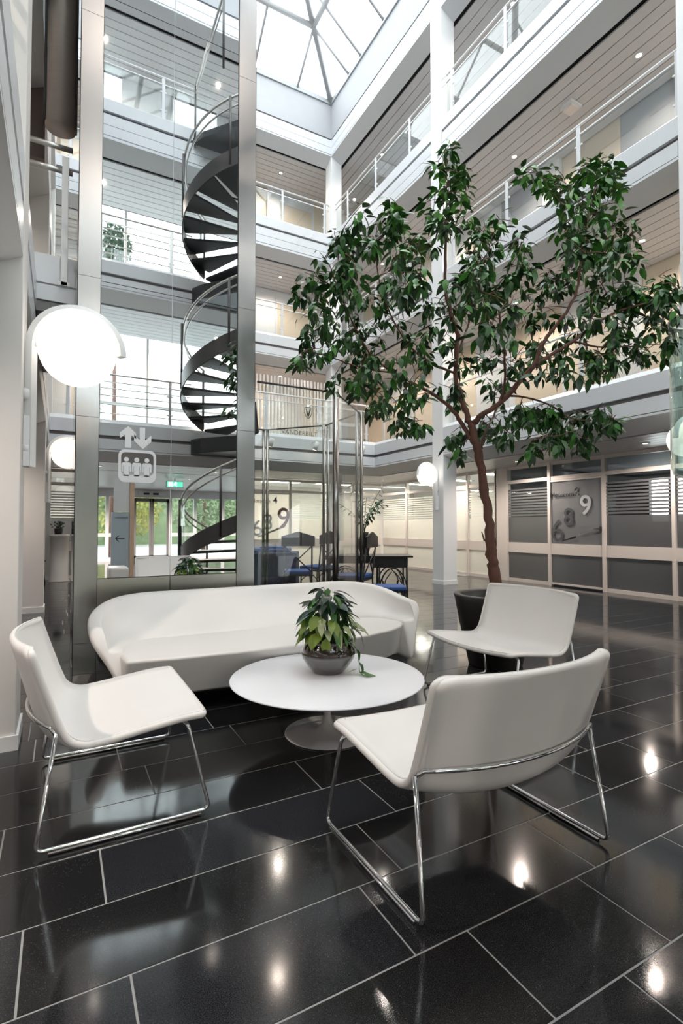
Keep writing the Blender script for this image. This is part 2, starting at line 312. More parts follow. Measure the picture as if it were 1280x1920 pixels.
TREE_TIPS = [(-0.32,0.10,4.34),(-0.38,0.00,4.22),(-0.40,-0.07,4.33),(-0.42,-0.30,4.21),(-0.41,0.08,4.28),(-0.52,-0.35,4.00),(-0.44,-0.44,4.07),(-0.31,-0.29,4.01),(-0.42,-0.30,3.85),(-0.16,0.23,4.19),(-0.28,-0.19,4.05),(-0.55,-0.40,3.96),(-0.52,-0.43,3.78),(-0.36,-0.23,4.01),(-0.31,-0.22,3.97),(-0.46,-0.40,3.77),(-0.38,-0.42,3.71),(-0.28,-0.04,4.13),(-0.43,0.20,4.15),(-0.26,-0.20,4.03),(-0.46,-0.36,3.55),(-0.26,0.16,3.86),(-0.55,-0.01,3.90),(-0.18,0.20,4.04),(-0.42,-0.22,3.78),(-0.48,0.26,3.95),(-0.24,-0.15,3.75),(-0.47,0.14,3.91),(-0.49,-0.39,3.63),(-0.46,-0.34,3.54),(-0.42,-0.36,3.55),(-0.38,0.15,3.87),(-0.40,0.26,3.86),(-0.39,0.07,3.74),(-0.43,-0.15,3.65),(-0.44,0.25,3.88),(-0.29,-0.08,3.62),(-0.48,-0.24,3.64),(-0.88,-0.48,3.48),(-0.86,-0.25,3.65),(-0.92,-0.48,3.51),(-0.90,-0.39,3.69),(-0.89,-0.52,3.50),(-0.81,-0.33,3.63),(-1.13,-0.55,3.52),(-0.89,-0.17,3.79),(-0.93,-0.49,3.49),(-1.00,-0.20,3.48),(-1.12,-0.17,3.46),(-0.89,-0.41,3.43),(-1.20,-0.12,3.49),(-1.07,-0.27,3.45),(-0.97,-0.24,3.64),(-1.04,-0.48,3.34),(-1.02,-0.33,3.39),(-1.20,-0.32,3.50),(-1.18,-0.34,3.42),(-1.25,-0.62,3.32),(-1.15,-0.64,3.39),(-1.25,-0.51,3.39),(-1.23,-0.55,3.16),(-1.31,-0.44,3.32),(-1.33,-0.30,3.48),(-1.44,-0.48,3.21),(-1.24,-0.15,3.25),(-1.31,-0.27,3.24),(-1.33,-0.31,3.44),(-1.25,-0.05,3.31),(-1.23,-0.10,3.48),(-1.25,-0.62,3.12),(-1.22,-0.46,3.12),(-1.30,-0.52,3.29),(-1.06,-0.06,3.50),(-1.35,-0.43,2.98),(-1.33,-0.33,3.06),(-1.49,-0.29,3.15),(-1.61,-0.31,3.03),(-1.57,-0.04,3.10),(-1.63,-0.42,3.00),(-1.55,-0.51,3.04),(-1.46,-0.17,3.14),(-1.44,-0.53,2.89),(-1.13,-0.54,3.03),(-1.30,-0.55,3.03),(-1.25,-0.40,3.08),(-1.20,-0.74,3.02),(-1.25,-0.29,2.92),(-1.21,-0.38,3.22),(-1.26,-0.42,2.99),(-1.18,-0.28,3.09),(-1.28,-0.32,3.10),(-1.36,-0.34,3.13),(-1.16,-0.71,2.90),(-1.34,-0.50,2.56),(-1.45,-0.26,2.77),(-1.51,-0.20,2.93),(-1.55,-0.05,2.76),(-1.57,0.06,2.86),(-1.37,-0.41,2.85),(-1.40,-0.49,2.72),(-1.39,-0.53,2.82),(-1.47,-0.57,2.80),(-1.43,0.00,2.81),(-1.56,-0.39,2.76),(-1.50,0.15,2.70),(-1.55,-0.02,2.77),(-1.60,-0.15,2.56),(-1.42,-0.07,2.61),(-1.56,-0.32,2.52),(-1.44,-0.41,2.50),(-1.59,0.01,2.69),(-1.60,-0.04,2.57),(-1.59,-0.44,2.45),(-1.41,0.05,2.93),(-1.14,0.11,2.99),(-1.20,-0.01,3.09),(-1.12,0.04,2.90),(-1.22,-0.01,2.83),(-1.23,0.05,3.01),(-1.33,0.13,2.95),(-0.74,0.54,4.05),(-0.66,0.27,3.69),(-0.56,0.38,3.84),(-0.70,0.24,3.70),(-0.53,0.49,3.92),(-0.57,0.26,3.74),(-0.76,0.07,3.78),(-0.86,0.23,3.80),(-0.84,0.08,3.73),(-0.91,-0.68,3.08),(-0.86,-0.53,2.95),(-0.70,-0.36,3.18),(-0.99,-0.81,2.89),(-0.78,-0.90,2.83),(-0.87,-0.76,2.83),(-0.91,-0.82,2.94),(-0.75,-0.90,2.83),(-0.90,-0.36,3.11),(-0.71,-0.34,3.20),(-0.75,-0.98,2.87),(-0.79,-0.65,2.88),(-0.91,-0.96,2.97),(-0.69,0.43,3.28),(-1.12,-0.17,3.03),(-1.02,-0.00,3.11),(-0.90,0.15,3.18),(-1.10,-0.14,3.08),(-0.88,0.20,3.02),(-0.78,-0.21,3.08),(-0.88,0.18,3.16),(-0.95,0.29,3.16),(-0.72,0.09,3.19),(-0.79,-0.14,3.11),(-0.58,0.60,3.95),(-0.46,0.16,3.63),(-0.72,0.13,3.63),(-0.58,0.24,3.60),(-0.73,0.10,3.49),(-0.66,0.33,3.73),(-0.70,0.29,3.67),(-1.06,0.32,2.76),(-1.11,0.10,2.63),(-1.21,0.15,2.63),(-1.09,0.26,2.83),(-1.24,-0.26,2.68),(-1.33,0.16,2.80),(-1.28,0.22,2.88),(-1.17,-0.27,2.70),(-1.35,0.29,2.82),(-1.00,-0.14,2.59),(-1.22,-0.08,2.68),(-1.14,0.57,2.94),(-0.76,0.35,3.04),(-1.06,0.30,2.79),(-1.08,0.62,3.06),(-0.91,0.30,2.89),(-0.86,0.41,2.73),(-0.90,0.66,3.19),(-1.14,0.33,2.85),(-0.71,0.14,2.85),(-1.00,0.38,3.01),(-0.97,0.16,2.73),(-1.07,0.08,2.59),(-0.85,-0.16,2.34),(-1.06,-0.02,2.58),(-1.04,-0.48,2.46),(-1.20,0.03,2.43),(-1.16,-0.37,2.29),(-0.93,-0.16,2.34),(-0.91,-0.59,2.33),(-1.03,-0.47,2.32),(-1.09,-0.58,2.35),(-1.11,-0.27,2.44),(-0.69,0.29,2.41),(-0.73,-0.02,2.25),(-0.68,0.02,2.35),(-0.76,-0.20,2.25),(-0.89,0.14,2.32),(-0.69,0.25,2.43),(-0.96,-0.34,2.16),(-0.66,0.27,2.33),(-0.60,0.19,2.30),(-0.74,-0.25,2.21),(-0.84,-0.22,2.14),(-0.61,-0.12,2.26),(-0.97,0.23,2.32),(-1.01,0.07,2.41),(-1.35,0.19,2.43),(-1.08,0.42,2.57),(-1.30,-0.01,2.46),(-1.14,-0.08,2.31),(-1.13,-0.04,2.35),(-1.37,0.38,2.52),(-1.03,0.09,2.40),(-1.21,0.43,2.54),(-0.75,0.13,2.15),(-0.69,-0.16,2.03),(-0.79,0.16,2.10),(-0.66,-0.24,1.98),(-0.65,0.38,2.09),(-0.74,0.16,2.04),(-0.61,0.05,2.02),(-0.85,-0.21,2.01),(-0.55,0.28,2.09),(-0.90,0.35,2.22),(-0.86,0.38,2.24),(-1.03,0.18,2.22),(-0.95,-0.01,2.23),(-1.01,-0.21,2.14),(-0.41,0.56,3.28),(-0.43,0.74,3.10),(-0.41,0.16,3.14),(-0.47,0.59,3.30),(-0.28,0.28,3.16),(-0.45,0.63,3.17),(-0.46,0.31,3.21),(-0.36,0.12,3.03),(-0.51,0.54,3.33),(-0.75,0.15,3.14),(-0.49,0.46,2.98),(-0.57,-0.04,2.54),(-0.59,-0.10,2.57),(-0.41,-0.10,2.73),(-0.60,0.16,2.79),(-0.49,0.04,2.89),(-0.25,0.22,2.82),(-0.62,0.55,3.01),(-0.44,-0.07,2.69),(-0.53,0.20,2.68),(-0.69,-0.25,2.36),(-0.74,-0.68,2.48),(-0.60,-0.09,2.58),(-0.69,-0.59,2.26),(-0.59,-0.02,2.60),(-0.77,-0.37,2.53),(-0.84,-0.61,2.32),(-0.88,-0.65,2.37),(-0.75,-0.08,2.42),(-0.07,0.13,3.73),(-0.05,0.49,3.89),(-0.17,0.08,3.49),(-0.02,0.46,3.63),(-0.03,0.22,3.70),(0.01,0.64,3.86),(-0.21,0.15,3.60),(-0.11,0.06,3.50),(-0.16,-0.02,3.46),(0.05,0.32,3.74),(-0.10,0.01,3.45),(0.05,0.03,3.81),(0.01,0.22,3.82),(0.27,0.13,3.79),(0.27,0.43,3.80),(-0.07,0.28,3.85),(0.18,0.41,3.94),(0.05,0.34,3.86),(-0.09,0.11,3.78),(0.09,0.08,3.80),(0.10,0.43,4.03),(0.02,0.31,3.92),(0.15,-0.35,3.39),(0.06,-0.48,3.27),(-0.03,-0.31,3.40),(-0.11,-0.79,2.94),(-0.05,-0.91,2.98),(-0.13,-0.88,2.89),(0.07,-0.42,3.39),(-0.04,-0.76,3.04),(-0.26,-0.85,2.97),(-0.14,-0.47,3.25),(0.01,-0.87,2.95),(-0.06,-0.83,2.93),(0.02,-0.71,3.18),(-0.20,-0.78,2.75),(-0.38,-0.93,2.89),(-0.44,-1.05,2.79),(-0.20,-0.66,2.90),(-0.33,-0.77,3.00),(-0.10,-0.71,2.93),(-0.29,-0.74,2.90),(0.01,-0.65,2.92),(-0.16,-0.53,2.91),(-0.33,-0.93,2.92),(-0.30,-0.92,2.69),(-0.04,-0.45,2.99),(-0.39,-0.87,2.75),(-0.39,-0.13,3.11),(-0.17,-0.04,3.35),(-0.29,-0.21,3.07),(-0.40,-0.49,3.01),(-0.13,-0.11,3.19),(-0.50,-0.59,2.99),(-0.21,-0.64,2.91),(-0.40,-0.70,2.96),(-0.33,-0.64,2.97),(-0.20,-0.05,3.04),(-0.25,-0.18,3.26),(-0.56,-0.85,2.58),(-0.22,-0.60,2.68),(-0.38,-0.23,2.83),(-0.39,-0.55,2.80),(-0.21,-0.47,2.78),(-0.17,-0.34,2.85),(-0.44,-0.87,2.68),(-0.24,-0.60,2.70),(-0.23,-0.56,2.69),(-0.31,-1.02,2.44),(-0.18,-0.78,2.54),(-0.28,-0.72,2.74),(0.01,-0.51,2.86),(-0.40,-1.14,2.56),(-0.13,-0.61,2.65),(-0.38,-1.13,2.42),(-0.19,-0.96,2.62),(-0.42,-1.11,2.41),(-0.08,-0.79,2.66),(-0.06,-0.60,2.70),(0.58,0.11,3.26),(0.52,0.56,3.42),(0.33,0.41,3.25),(0.74,0.47,3.42),(0.60,0.46,3.37),(0.58,0.39,3.37),(0.47,0.31,3.18),(0.57,0.22,3.36),(0.43,-0.08,2.96),(0.36,-0.16,4.03),(0.66,0.32,4.45),(0.54,0.20,4.31),(0.23,-0.24,4.04),(0.57,0.27,4.30),(0.39,-0.03,4.13),(0.56,0.17,4.29),(0.59,0.23,4.31),(0.37,0.33,4.44),(0.29,0.06,4.19),(0.56,0.12,4.22),(0.80,0.34,4.18),(0.77,0.35,4.17),(0.78,0.37,4.37),(0.41,-0.17,3.92),(0.52,-0.09,4.04),(0.55,0.03,3.96),(0.65,-0.09,3.89),(0.84,-0.16,4.17),(0.85,0.08,4.35),(1.02,0.03,4.21),(1.13,0.19,4.33),(1.05,0.01,4.30),(1.03,0.05,4.22),(0.82,-0.22,4.18),(0.92,0.09,4.30),(0.93,0.13,4.36),(0.74,-0.12,4.14),(0.63,-0.34,3.97),(0.57,-0.53,3.85),(0.90,0.04,3.96),(0.55,-0.48,3.63),(0.65,-0.01,4.04),(0.74,-0.22,3.84),(0.96,-0.17,3.94),(0.60,-0.23,3.95),(0.83,-0.34,3.95),(0.84,-0.08,4.13),(0.89,-0.04,4.20),(0.84,0.05,4.19),(0.95,-0.07,4.11),(0.47,-0.48,3.76),(1.14,0.10,3.96),(0.89,-0.02,4.03),(0.95,-0.15,4.06),(1.09,0.12,4.28),(0.82,-0.28,3.93),(0.91,-0.13,3.81),(1.08,0.31,4.31),(0.82,-0.20,3.96),(0.95,-0.27,3.87),(0.84,-0.16,3.78),(0.47,-0.58,3.33),(0.45,-0.45,3.61),(0.71,-0.39,3.57),(0.66,-0.23,3.54),(0.65,-0.20,3.63),(0.48,-0.54,3.50),(0.54,-0.41,3.42),(0.60,-0.22,3.64),(0.57,-0.12,3.76),(0.59,-0.58,3.32),(0.40,-0.43,3.50),(0.68,-0.32,3.78),(0.96,0.24,3.93),(1.18,0.35,3.78),(0.98,-0.11,3.53),(1.08,0.20,3.91),(1.15,0.42,3.85),(1.39,0.36,3.98),(1.14,0.09,3.68),(0.92,0.05,3.88),(1.15,-0.06,3.72),(1.14,0.19,3.86),(0.86,-0.21,3.67),(0.52,-0.65,3.17),(0.50,-0.47,3.29),(0.57,-0.61,3.16),(0.34,-0.71,3.15),(0.51,-0.46,3.39),(0.26,-0.80,3.14),(0.51,-0.14,3.60),(0.30,-0.78,3.22),(0.69,-0.24,3.31),(0.65,-0.70,3.14),(0.46,-0.70,3.20),(0.57,-0.81,3.02),(0.70,-0.23,3.21),(0.90,-0.18,3.27),(0.71,-0.42,3.26),(0.44,-0.73,3.07),(0.45,-0.56,3.22),(0.96,-0.24,3.32),(0.69,-0.59,3.10),(0.66,-0.38,3.30),(1.29,0.08,3.48),(1.08,-0.13,3.56),(1.06,0.01,3.64),(1.22,0.07,3.54),(1.49,0.50,3.93),(1.18,0.36,3.70),(1.47,0.47,3.80),(0.69,0.03,3.26),(0.63,0.35,3.50),(0.53,0.22,3.33),(0.86,0.56,3.58),(0.70,0.40,3.48),(0.77,0.17,3.46),(0.79,0.42,3.48),(0.61,0.36,3.51),(0.62,-0.00,3.38),(0.89,-0.04,3.31),(1.01,0.12,3.20),(0.91,-0.01,3.07),(0.92,0.02,3.23),(0.94,0.18,3.24),(1.13,0.22,3.30),(1.09,-0.29,3.04),(0.98,-0.09,3.12),(1.18,0.11,3.31),(1.26,0.32,3.31),(1.23,0.17,3.22),(1.08,-0.18,3.10),(1.04,-0.25,3.10),(1.22,-0.29,3.01),(1.35,-0.22,3.12),(1.03,-0.16,3.07),(1.30,-0.02,3.13),(1.04,-0.19,3.13),(1.35,-0.06,3.07),(1.29,0.04,3.13),(1.36,-0.08,3.22),(1.21,-0.17,3.09),(1.60,-0.04,3.11),(1.33,-0.26,3.07),(1.49,-0.05,3.30),(1.01,-0.68,2.87),(1.33,-0.15,3.18),(1.21,-0.32,2.99),(1.31,-0.48,2.97),(0.98,-0.71,2.89),(1.40,-0.06,3.08),(1.13,-0.51,3.02),(1.13,-0.63,2.90),(1.20,-0.31,2.92),(1.43,-0.11,3.06),(1.61,0.19,3.06),(1.09,-0.38,2.70),(1.27,-0.41,2.83),(1.56,0.15,2.98),(1.51,0.22,2.95),(1.19,-0.35,2.89),(1.30,-0.10,2.94),(1.14,0.12,2.90),(1.05,-0.04,2.89),(1.10,-0.05,3.08),(1.31,0.25,3.04),(1.11,-0.11,2.98),(1.26,0.25,3.25),(1.09,0.00,3.07),(1.37,0.37,3.24),(1.07,-0.16,3.04),(1.32,-0.01,2.96),(1.28,0.08,3.16),(0.70,-0.56,2.76),(0.66,-0.40,2.96),(0.54,-0.61,2.68),(0.59,-0.50,2.70),(0.68,-0.66,2.68),(0.71,-0.08,2.95),(0.69,-0.47,2.97),(0.52,-0.55,2.89),(0.59,-0.52,2.84),(0.80,0.41,2.84),(0.96,0.42,2.92),(0.78,0.29,2.88),(0.56,0.06,2.97),(0.99,0.27,3.01),(0.71,0.33,2.88),(0.84,0.43,3.13),(0.69,0.20,3.00),(0.86,0.33,2.98),(1.05,0.05,2.74),(0.92,0.05,2.63),(0.96,-0.05,2.66),(0.87,-0.32,2.70),(0.80,-0.43,2.61),(0.86,-0.30,2.65),(0.96,-0.11,2.54),(0.70,-0.15,2.63),(0.74,-0.17,2.52),(1.02,-0.03,2.83),(0.78,-0.09,2.64),(1.08,-0.08,2.76),(1.27,0.15,2.75),(0.97,-0.23,2.76),(1.45,0.37,2.81),(1.48,0.38,2.73),(1.21,0.02,2.75),(1.20,0.10,2.66),(1.26,0.08,2.66),(1.11,-0.22,2.61),(1.22,-0.16,2.59),(1.38,0.12,2.67),(1.30,-0.31,2.63),(1.54,0.06,2.81),(1.23,-0.40,2.62),(1.46,0.01,2.64),(1.49,-0.00,2.73),(0.41,0.27,3.01),(0.56,0.31,2.77),(0.52,0.33,2.87),(0.49,0.36,3.03),(0.35,0.00,2.97),(0.46,0.35,2.87),(0.43,0.12,2.74),(0.46,0.36,2.85),(0.33,-0.09,2.64),(0.68,-0.08,2.45),(0.43,-0.33,2.39),(0.77,-0.24,2.54),(0.36,-0.61,2.40),(0.73,-0.11,2.65),(0.54,-0.04,2.65),(0.49,-0.46,2.36),(0.59,-0.02,2.61),(0.61,-0.51,2.36),(0.39,0.51,2.66),(0.22,0.76,2.84),(0.24,0.23,2.81),(0.21,0.09,2.79),(0.20,0.43,2.85),(0.09,0.56,2.80),(0.18,0.46,2.75),(0.43,0.54,2.78),(0.20,0.16,2.58),(0.56,-0.00,2.50),(0.27,-0.52,2.39),(0.39,-0.27,2.40),(0.31,0.05,2.58),(0.41,0.09,2.63),(0.14,-0.33,2.37),(0.22,-0.41,2.36),(0.83,-0.35,2.47),(1.05,0.12,2.59),(0.67,-0.42,2.42),(1.01,0.18,2.52),(0.94,-0.20,2.53),(0.72,-0.27,2.49),(0.78,-0.13,2.45),(-0.25,0.09,2.65),(-0.33,0.05,2.57),(-0.05,0.53,2.80),(-0.13,0.66,2.60),(0.14,0.61,2.74),(-0.17,0.18,2.57),(0.07,0.61,2.78),(-0.11,0.02,2.56),(-0.22,0.25,2.64),(-0.22,0.57,2.35),(-0.20,0.33,2.34),(-0.22,0.56,2.46),(-0.29,0.12,2.31),(-0.15,0.56,2.46),(-0.37,0.48,2.48),(-0.32,-0.03,2.36),(-0.03,0.10,2.43),(0.15,0.12,2.42),(0.25,0.58,2.57),(0.24,0.51,2.34),(0.20,0.30,2.45),(0.17,0.64,2.51),(0.14,0.44,2.34),(-0.30,-0.12,1.81),(-0.34,0.04,1.94),(-0.28,0.14,1.81),(-0.32,0.07,1.95),(-0.41,-0.24,1.88),(-0.18,0.35,1.86),(-0.24,0.11,1.95),(-0.26,0.09,2.00),(-0.28,0.02,1.98),(0.11,0.14,2.03),(-0.00,0.30,2.07),(-0.02,0.20,2.08),(0.06,0.17,1.99),(0.10,0.38,2.10),(0.07,0.55,2.21),(-0.08,0.09,2.01),(-0.01,-0.32,1.89),(0.02,-0.35,1.89),(-0.02,-0.21,1.88),(0.13,-0.50,2.02),(-0.02,-0.48,2.01),(0.12,-0.54,2.01),(0.17,-0.28,2.05),(0.13,-0.24,2.01),(0.35,0.06,2.13),(0.14,-0.27,2.12),(0.05,-0.04,2.09),(0.16,-0.25,2.13),(0.28,-0.16,2.14),(0.44,0.17,2.09),(0.31,0.18,2.17),(0.42,0.27,2.13),(0.18,-0.12,2.11),(0.45,0.21,2.21),(0.35,-0.21,2.03),(0.39,-0.26,2.13),(0.40,-0.23,2.10),(0.72,-0.12,2.06),(0.46,-0.39,1.98),(0.58,-0.10,1.94),(0.44,-0.16,2.00),(0.41,-0.32,1.97),(0.72,-0.01,2.10),(0.37,-0.36,2.08),(0.50,0.01,1.98),(0.40,-0.24,2.07),(0.33,-0.31,2.08),(0.68,0.05,2.14),(0.85,-0.29,1.98),(0.99,0.12,2.15),(0.82,0.04,2.04),(0.78,-0.25,1.97),(0.78,0.18,2.15),(0.82,0.12,2.12),(0.90,-0.04,2.08),(0.74,-0.20,2.07),(0.74,-0.35,2.10),(0.47,-0.06,1.89),(0.49,-0.01,1.95),(0.33,-0.06,1.94),(0.38,-0.31,1.87),(0.37,-0.27,1.88),(0.33,-0.56,1.81),(0.77,-0.09,1.87),(0.66,-0.02,1.90),(0.51,-0.09,1.93),(0.71,0.01,1.85),(0.69,-0.16,1.85),(0.48,-0.46,1.86),(0.79,-0.46,1.98),(0.90,-0.17,2.04),(0.91,-0.15,2.03),(0.25,-0.28,1.81),(0.10,-0.59,1.76),(0.24,-0.20,1.81)]

# ------------------------------------------------------------------ the atrium shell
XR, XL, YB, YF = 6.61, -0.19, 12.75, -1.65
ZG = [2.795, 5.895, 9.025, 12.09]          # top of the lower fascia of each gallery
LIP = [.235, .24, .475, .46]
class Side:
    def __init__(s, fn, a0, a1): s.pt = fn; s.a0 = a0; s.a1 = a1
    def box(s, mb, a0, a1, d0, d1, z0, z1): return mb.box(s.pt(a0, d0, z0), s.pt(a1, d1, z1))
    def prism(s, mb, sec, m0=1, m1=1, a0=None, a1=None):
        a0 = s.a0 if a0 is None else a0; a1 = s.a1 if a1 is None else a1
        return mb.hexa([s.pt(a0 - m0*d, d, z) for d, z in sec], [s.pt(a1 + m1*d, d, z) for d, z in sec])
def side(name, yb=YB):
    return {'right': Side(lambda a, d, z: (XR + d, a, z), YF, yb), 'left': Side(lambda a, d, z: (XL - d, a, z), YF, yb),
            'back': Side(lambda a, d, z: (a, yb + d, z), XL, XR), 'front': Side(lambda a, d, z: (a, YF - d, z), XL, XR)}[name]
DEPTH = 2.0
FLOORWORD = ['', 'first', 'second', 'third', 'top']
n_trim = 0
spots_done = []
def rect(d0, d1, z0, z1): return [(d0, z0), (d1, z0), (d1, z1), (d0, z1)]
def gallery(nm, L):
    """edge, underside, slats and slab of one gallery, all in real depth behind the atrium face"""
    global n_trim
    yb = 10.48 if (L == 0 and nm in ('back', 'right', 'left')) else YB
    s = side(nm, yb); zg = ZG[L]; zb = zg - LIP[L]; zc = zb - .165
    n_trim += 1
    e = sroot('trim_%d' % n_trim, 'white gallery edge on the %s side of the atrium, %s level' % (nm, FLOORWORD[L+1]))
    top = zg + .065
    mb = MB()
    if L < 3: s.prism(mb, [(0, top), (.30, top), (.30, top+.32), (.10, top+.32), (0, top+.235)])
    else: s.prism(mb, rect(0, .16, top-.02, 13.12))
    mb.build('curb', 'fascia' if L < 3 else 'attic', e)
    s.prism(MB(), rect(.05, .28, zg-.02, top)).build('shadow_groove', 'groove', e)
    if L < 2: segs = [(zg-.195, zg), (zb, zg-.205)]
    else: segs = [(zg-.205, zg), (zg-.405, zg-.215), (zb, zg-.42)]
    cols = [3.15, 7.95] if nm in ('right', 'left') else []
    for z0, z1 in segs:
        cuts = [s.a0] + [c + k for c in cols if c < s.a1 for k in (-.012, .342)] + [s.a1]
        for i in range(0, len(cuts), 2):
            s.prism(MB(), rect(0, .04, z0, z1), i == 0, i == len(cuts)-2, cuts[i], cuts[i+1]).build('fascia_panel', 'fascia', e)
    s.prism(MB(), rect(.03, .06, zb+.01, zg-.01)).build('shadow_groove', 'dark', e)
    s.prism(MB(), [(0.002, zb), (.33, zb-.165), (.33, zb-.145), (.002, zb+.02)]).build('underside_panel', 'soffit', e)
    c = sroot('ceiling_%s' % nm, 'slatted ceiling under the %s gallery, %s level' % (nm, FLOORWORD[L+1]))
    s.prism(MB(), rect(.32, DEPTH+.1, zc+.055, zc+.06)).build('backing', 'dark', c)
    d = .42; w = .195
    while d < DEPTH - .02:
        d1 = min(d + w - .016, DEPTH)
        if not (L == 0 and d > 1.74 and nm == 'right'):
            s.prism(MB(), rect(d, d1, zc, zc+.03)).build('slat', 'slat_low' if L == 0 else 'slat', c)
        d += w
    dd = DEPTH + .1 if not (L == 0 and nm == 'back') else 4.4
    s.prism(MB(), rect(.345, dd, zc+.06, zg)).build('slab', 'white', c); s.prism(MB(), rect(.062, .345, zb+.03, zg)).build('slab', 'white', c)
    s.prism(MB(), rect(.28, dd, zg, zg+.10)).build('slab', 'carpet', c)
for nm in ('right', 'back', 'left', 'front'):
    for L in range(4): gallery(nm, L)

# columns (square, standing at the gallery edge)
for x0 in (XR-.004, XL-.336):
    for y0 in (YF-.336, 3.15, 7.95, 12.754):
        c = sroot('column', 'square white column of the atrium')
        h = 2.3 if False else 12.2
        bevel(box('shaft', (x0, y0, 0), (x0+.34, y0+.336, h), 'wall' if x0 < 0 else 'white', c), .006, 2)
        for a, b in (((x0-.012, y0-.012), (x0+.352, y0)), ((x0-.012, y0+.336), (x0+.352, y0+.348)), ((x0-.012, y0), (x0, y0+.336)), ((x0+.34, y0), (x0+.352, y0+.336))):
            box('baseboard', (*a, 0), (*b, .075), 'white', c)

# ------------------------------------------------------------------ railings
RSIDE = {'right': 'right-hand', 'left': 'left-hand', 'back': 'rear', 'front': 'mirrored front'}
def railing(nm, L, step=1.42, a_off=0.0, tubes=False, a0=None, a1=None):
    yb = 10.48 if (L == 0 and nm in ('back', 'right', 'left')) else YB
    s = side(nm, yb); z = ZG[L] + .065; d = .15
    a0 = s.a0 if a0 is None else a0; a1 = s.a1 if a1 is None else a1
    r = thing('balcony_railing', '%s on the %s gallery, %s floor' % ('grey tube railing with six rails' if tubes else 'white railing with clear glass panels', RSIDE[nm], FLOORWORD[L+1]), 'railing', s.pt((a0+a1)/2, d, z))
    o = Vector(r.location)
    P = lambda a, dd, zz: tuple(Vector(s.pt(a, dd, zz)) - o)
    m = 'tube' if tubes else 'white'
    MB().tube([P(a0, d, z+1.2), P(a1, d, z+1.2)], .02, 8).build('handrail', m, r)
    MB().box(P(a0, d-.012, z+1.045), P(a1, d+.012, z+1.065)).build('glass_rail', m, r)
    if tubes:
        for k in (.45, .62, .79, .93): MB().tube([P(a0, d, z+k), P(a1, d, z+k)], .011, 6).build('rail', m, r)
    a = s.a0 + a_off; posts = []
    while a < a1:
        if a > a0: posts.append(a)
        a += step
    for a in posts:
        bevel(MB().box(P(a-.03, d-.02, z+.3), P(a+.03, d, z+1.18)).build('post', 'fascia' if not tubes else 'tube', r), .004, 1)
        for k in (.5, .88): MB().box(P(a-.06, d-.012, z+k), P(a+.06, d+.01, z+k+.025)).build('clamp', m, r)
    ends = [a0] + posts + [a1]
    if not tubes or L == 0:
        for p, q in zip(ends, ends[1:]):
            if q - p > .25: MB().box(P(p+.035, d-.004, z+.30), P(q-.035, d+.004, z+1.045)).build('glass_panel', 'railglass', r)
    return r
for L in range(3):
    railing('right', L, 1.415, .96)
    railing('back', L, 1.275, .28)
    railing('left', L, 1.415, .96)
railing('front', 2, 1.3, .62, a1=2.33)
railing('front', 1, 1.3, .80, True, a1=2.33)
railing('front', 0, 1.3, .80, True, a1=2.33)

# ------------------------------------------------------------------ walls behind the galleries
PAT = {'c': 'cream', 'g': 'greypanel', 'w': 'white', 'p': 'white', 'd': 'cream'}
def backwall(nm, L, pat, w=1.2, off=0):
    s = side(nm); z0 = ZG[L] + .1; z1 = ZG[L+1] - LIP[L+1] - .165 + .03
    r = sroot('wall_%s' % nm, 'wall behind the %s gallery, %s floor above the ground' % (nm, FLOORWORD[L+1]))
    a = s.a0 - 2.0 + off; i = 0
    while a < s.a1 + 2.0:
        k = pat[i % len(pat)]; ww = .4 if k == 'p' else w; b = min(a + ww, s.a1 + 2.0)
        dd = DEPTH - (.10 if k == 'p' else 0)
        if k == 'o':
            s.box(MB(), a, b, DEPTH+.10, DEPTH+.12, z0, z1).build('pane', 'pane', r)
            s.box(MB(), a, a+.05, DEPTH, DEPTH+.1, z0, z1).build('mullion', 'white', r)
            s.box(MB(), a, b, DEPTH, DEPTH+.1, z0+1.02, z0+1.06).build('window_bar', 'white', r)
        elif k == 'd':
            s.box(MB(), a+.06, b-.06, DEPTH+.02, DEPTH+.1, z0, z0+2.05).build('door_leaf', 'cream', r)
            s.box(MB(), a, a+.06, DEPTH-.02, DEPTH+.1, z0, z0+2.11).build('door_frame', 'white', r)
            s.box(MB(), b-.06, b, DEPTH-.02, DEPTH+.1, z0, z0+2.11).build('door_frame', 'white', r)
            s.box(MB(), a, b, DEPTH, DEPTH+.1, z0+2.05, z1).build('wall_panel', 'white', r)
        else:
            s.box(MB(), a+.004, b-.004, dd, DEPTH+.1, z0, z1).build('wall_panel', PAT[k], r)
        a = b; i += 1
backwall('right', 0, 'ccpdcw'); backwall('right', 1, 'gcpgdwc', off=.35); backwall('right', 2, 'gwpgg')
backwall('back', 0, 'cwcpcd'); backwall('back', 1, 'wdpgdc', off=.3); backwall('back', 2, 'cpdccg')
backwall('left', 0, 'wcpw'); backwall('left', 1, 'wgpw'); backwall('left', 2, 'wwp')
backwall('front', 0, 'o', 1.3); backwall('front', 1, 'o', 1.7); backwall('front', 2, 'owow', 1.1)
for nm in ('right', 'left', 'back', 'front'):     # closing walls above the top gallery and the roof over it
    s = side(nm)
    s.prism(MB(), rect(.16, 4.0, 12.35, 12.5)).build('roof_slab', 'white', sroot('ceiling_roof', 'roof over the %s gallery' % nm))
    if nm != 'front': s.prism(MB(), rect(4.9, 5.0, 0 if nm != 'right' else 2.6, 12.5)).build('outer_wall', 'white', sroot('wall_%s' % nm))
# slats of the first-floor screen wall, warm light between them
sw = thing('slat_screen', 'pale upright slats behind the rear first floor railing', 'screen', (5.3, 13.0, 2.897))
for k in range(26): box('slat', (-1.3 + k*.1, -.02, 0), (-1.255 + k*.1, .02, 2.3), 'frame', sw)

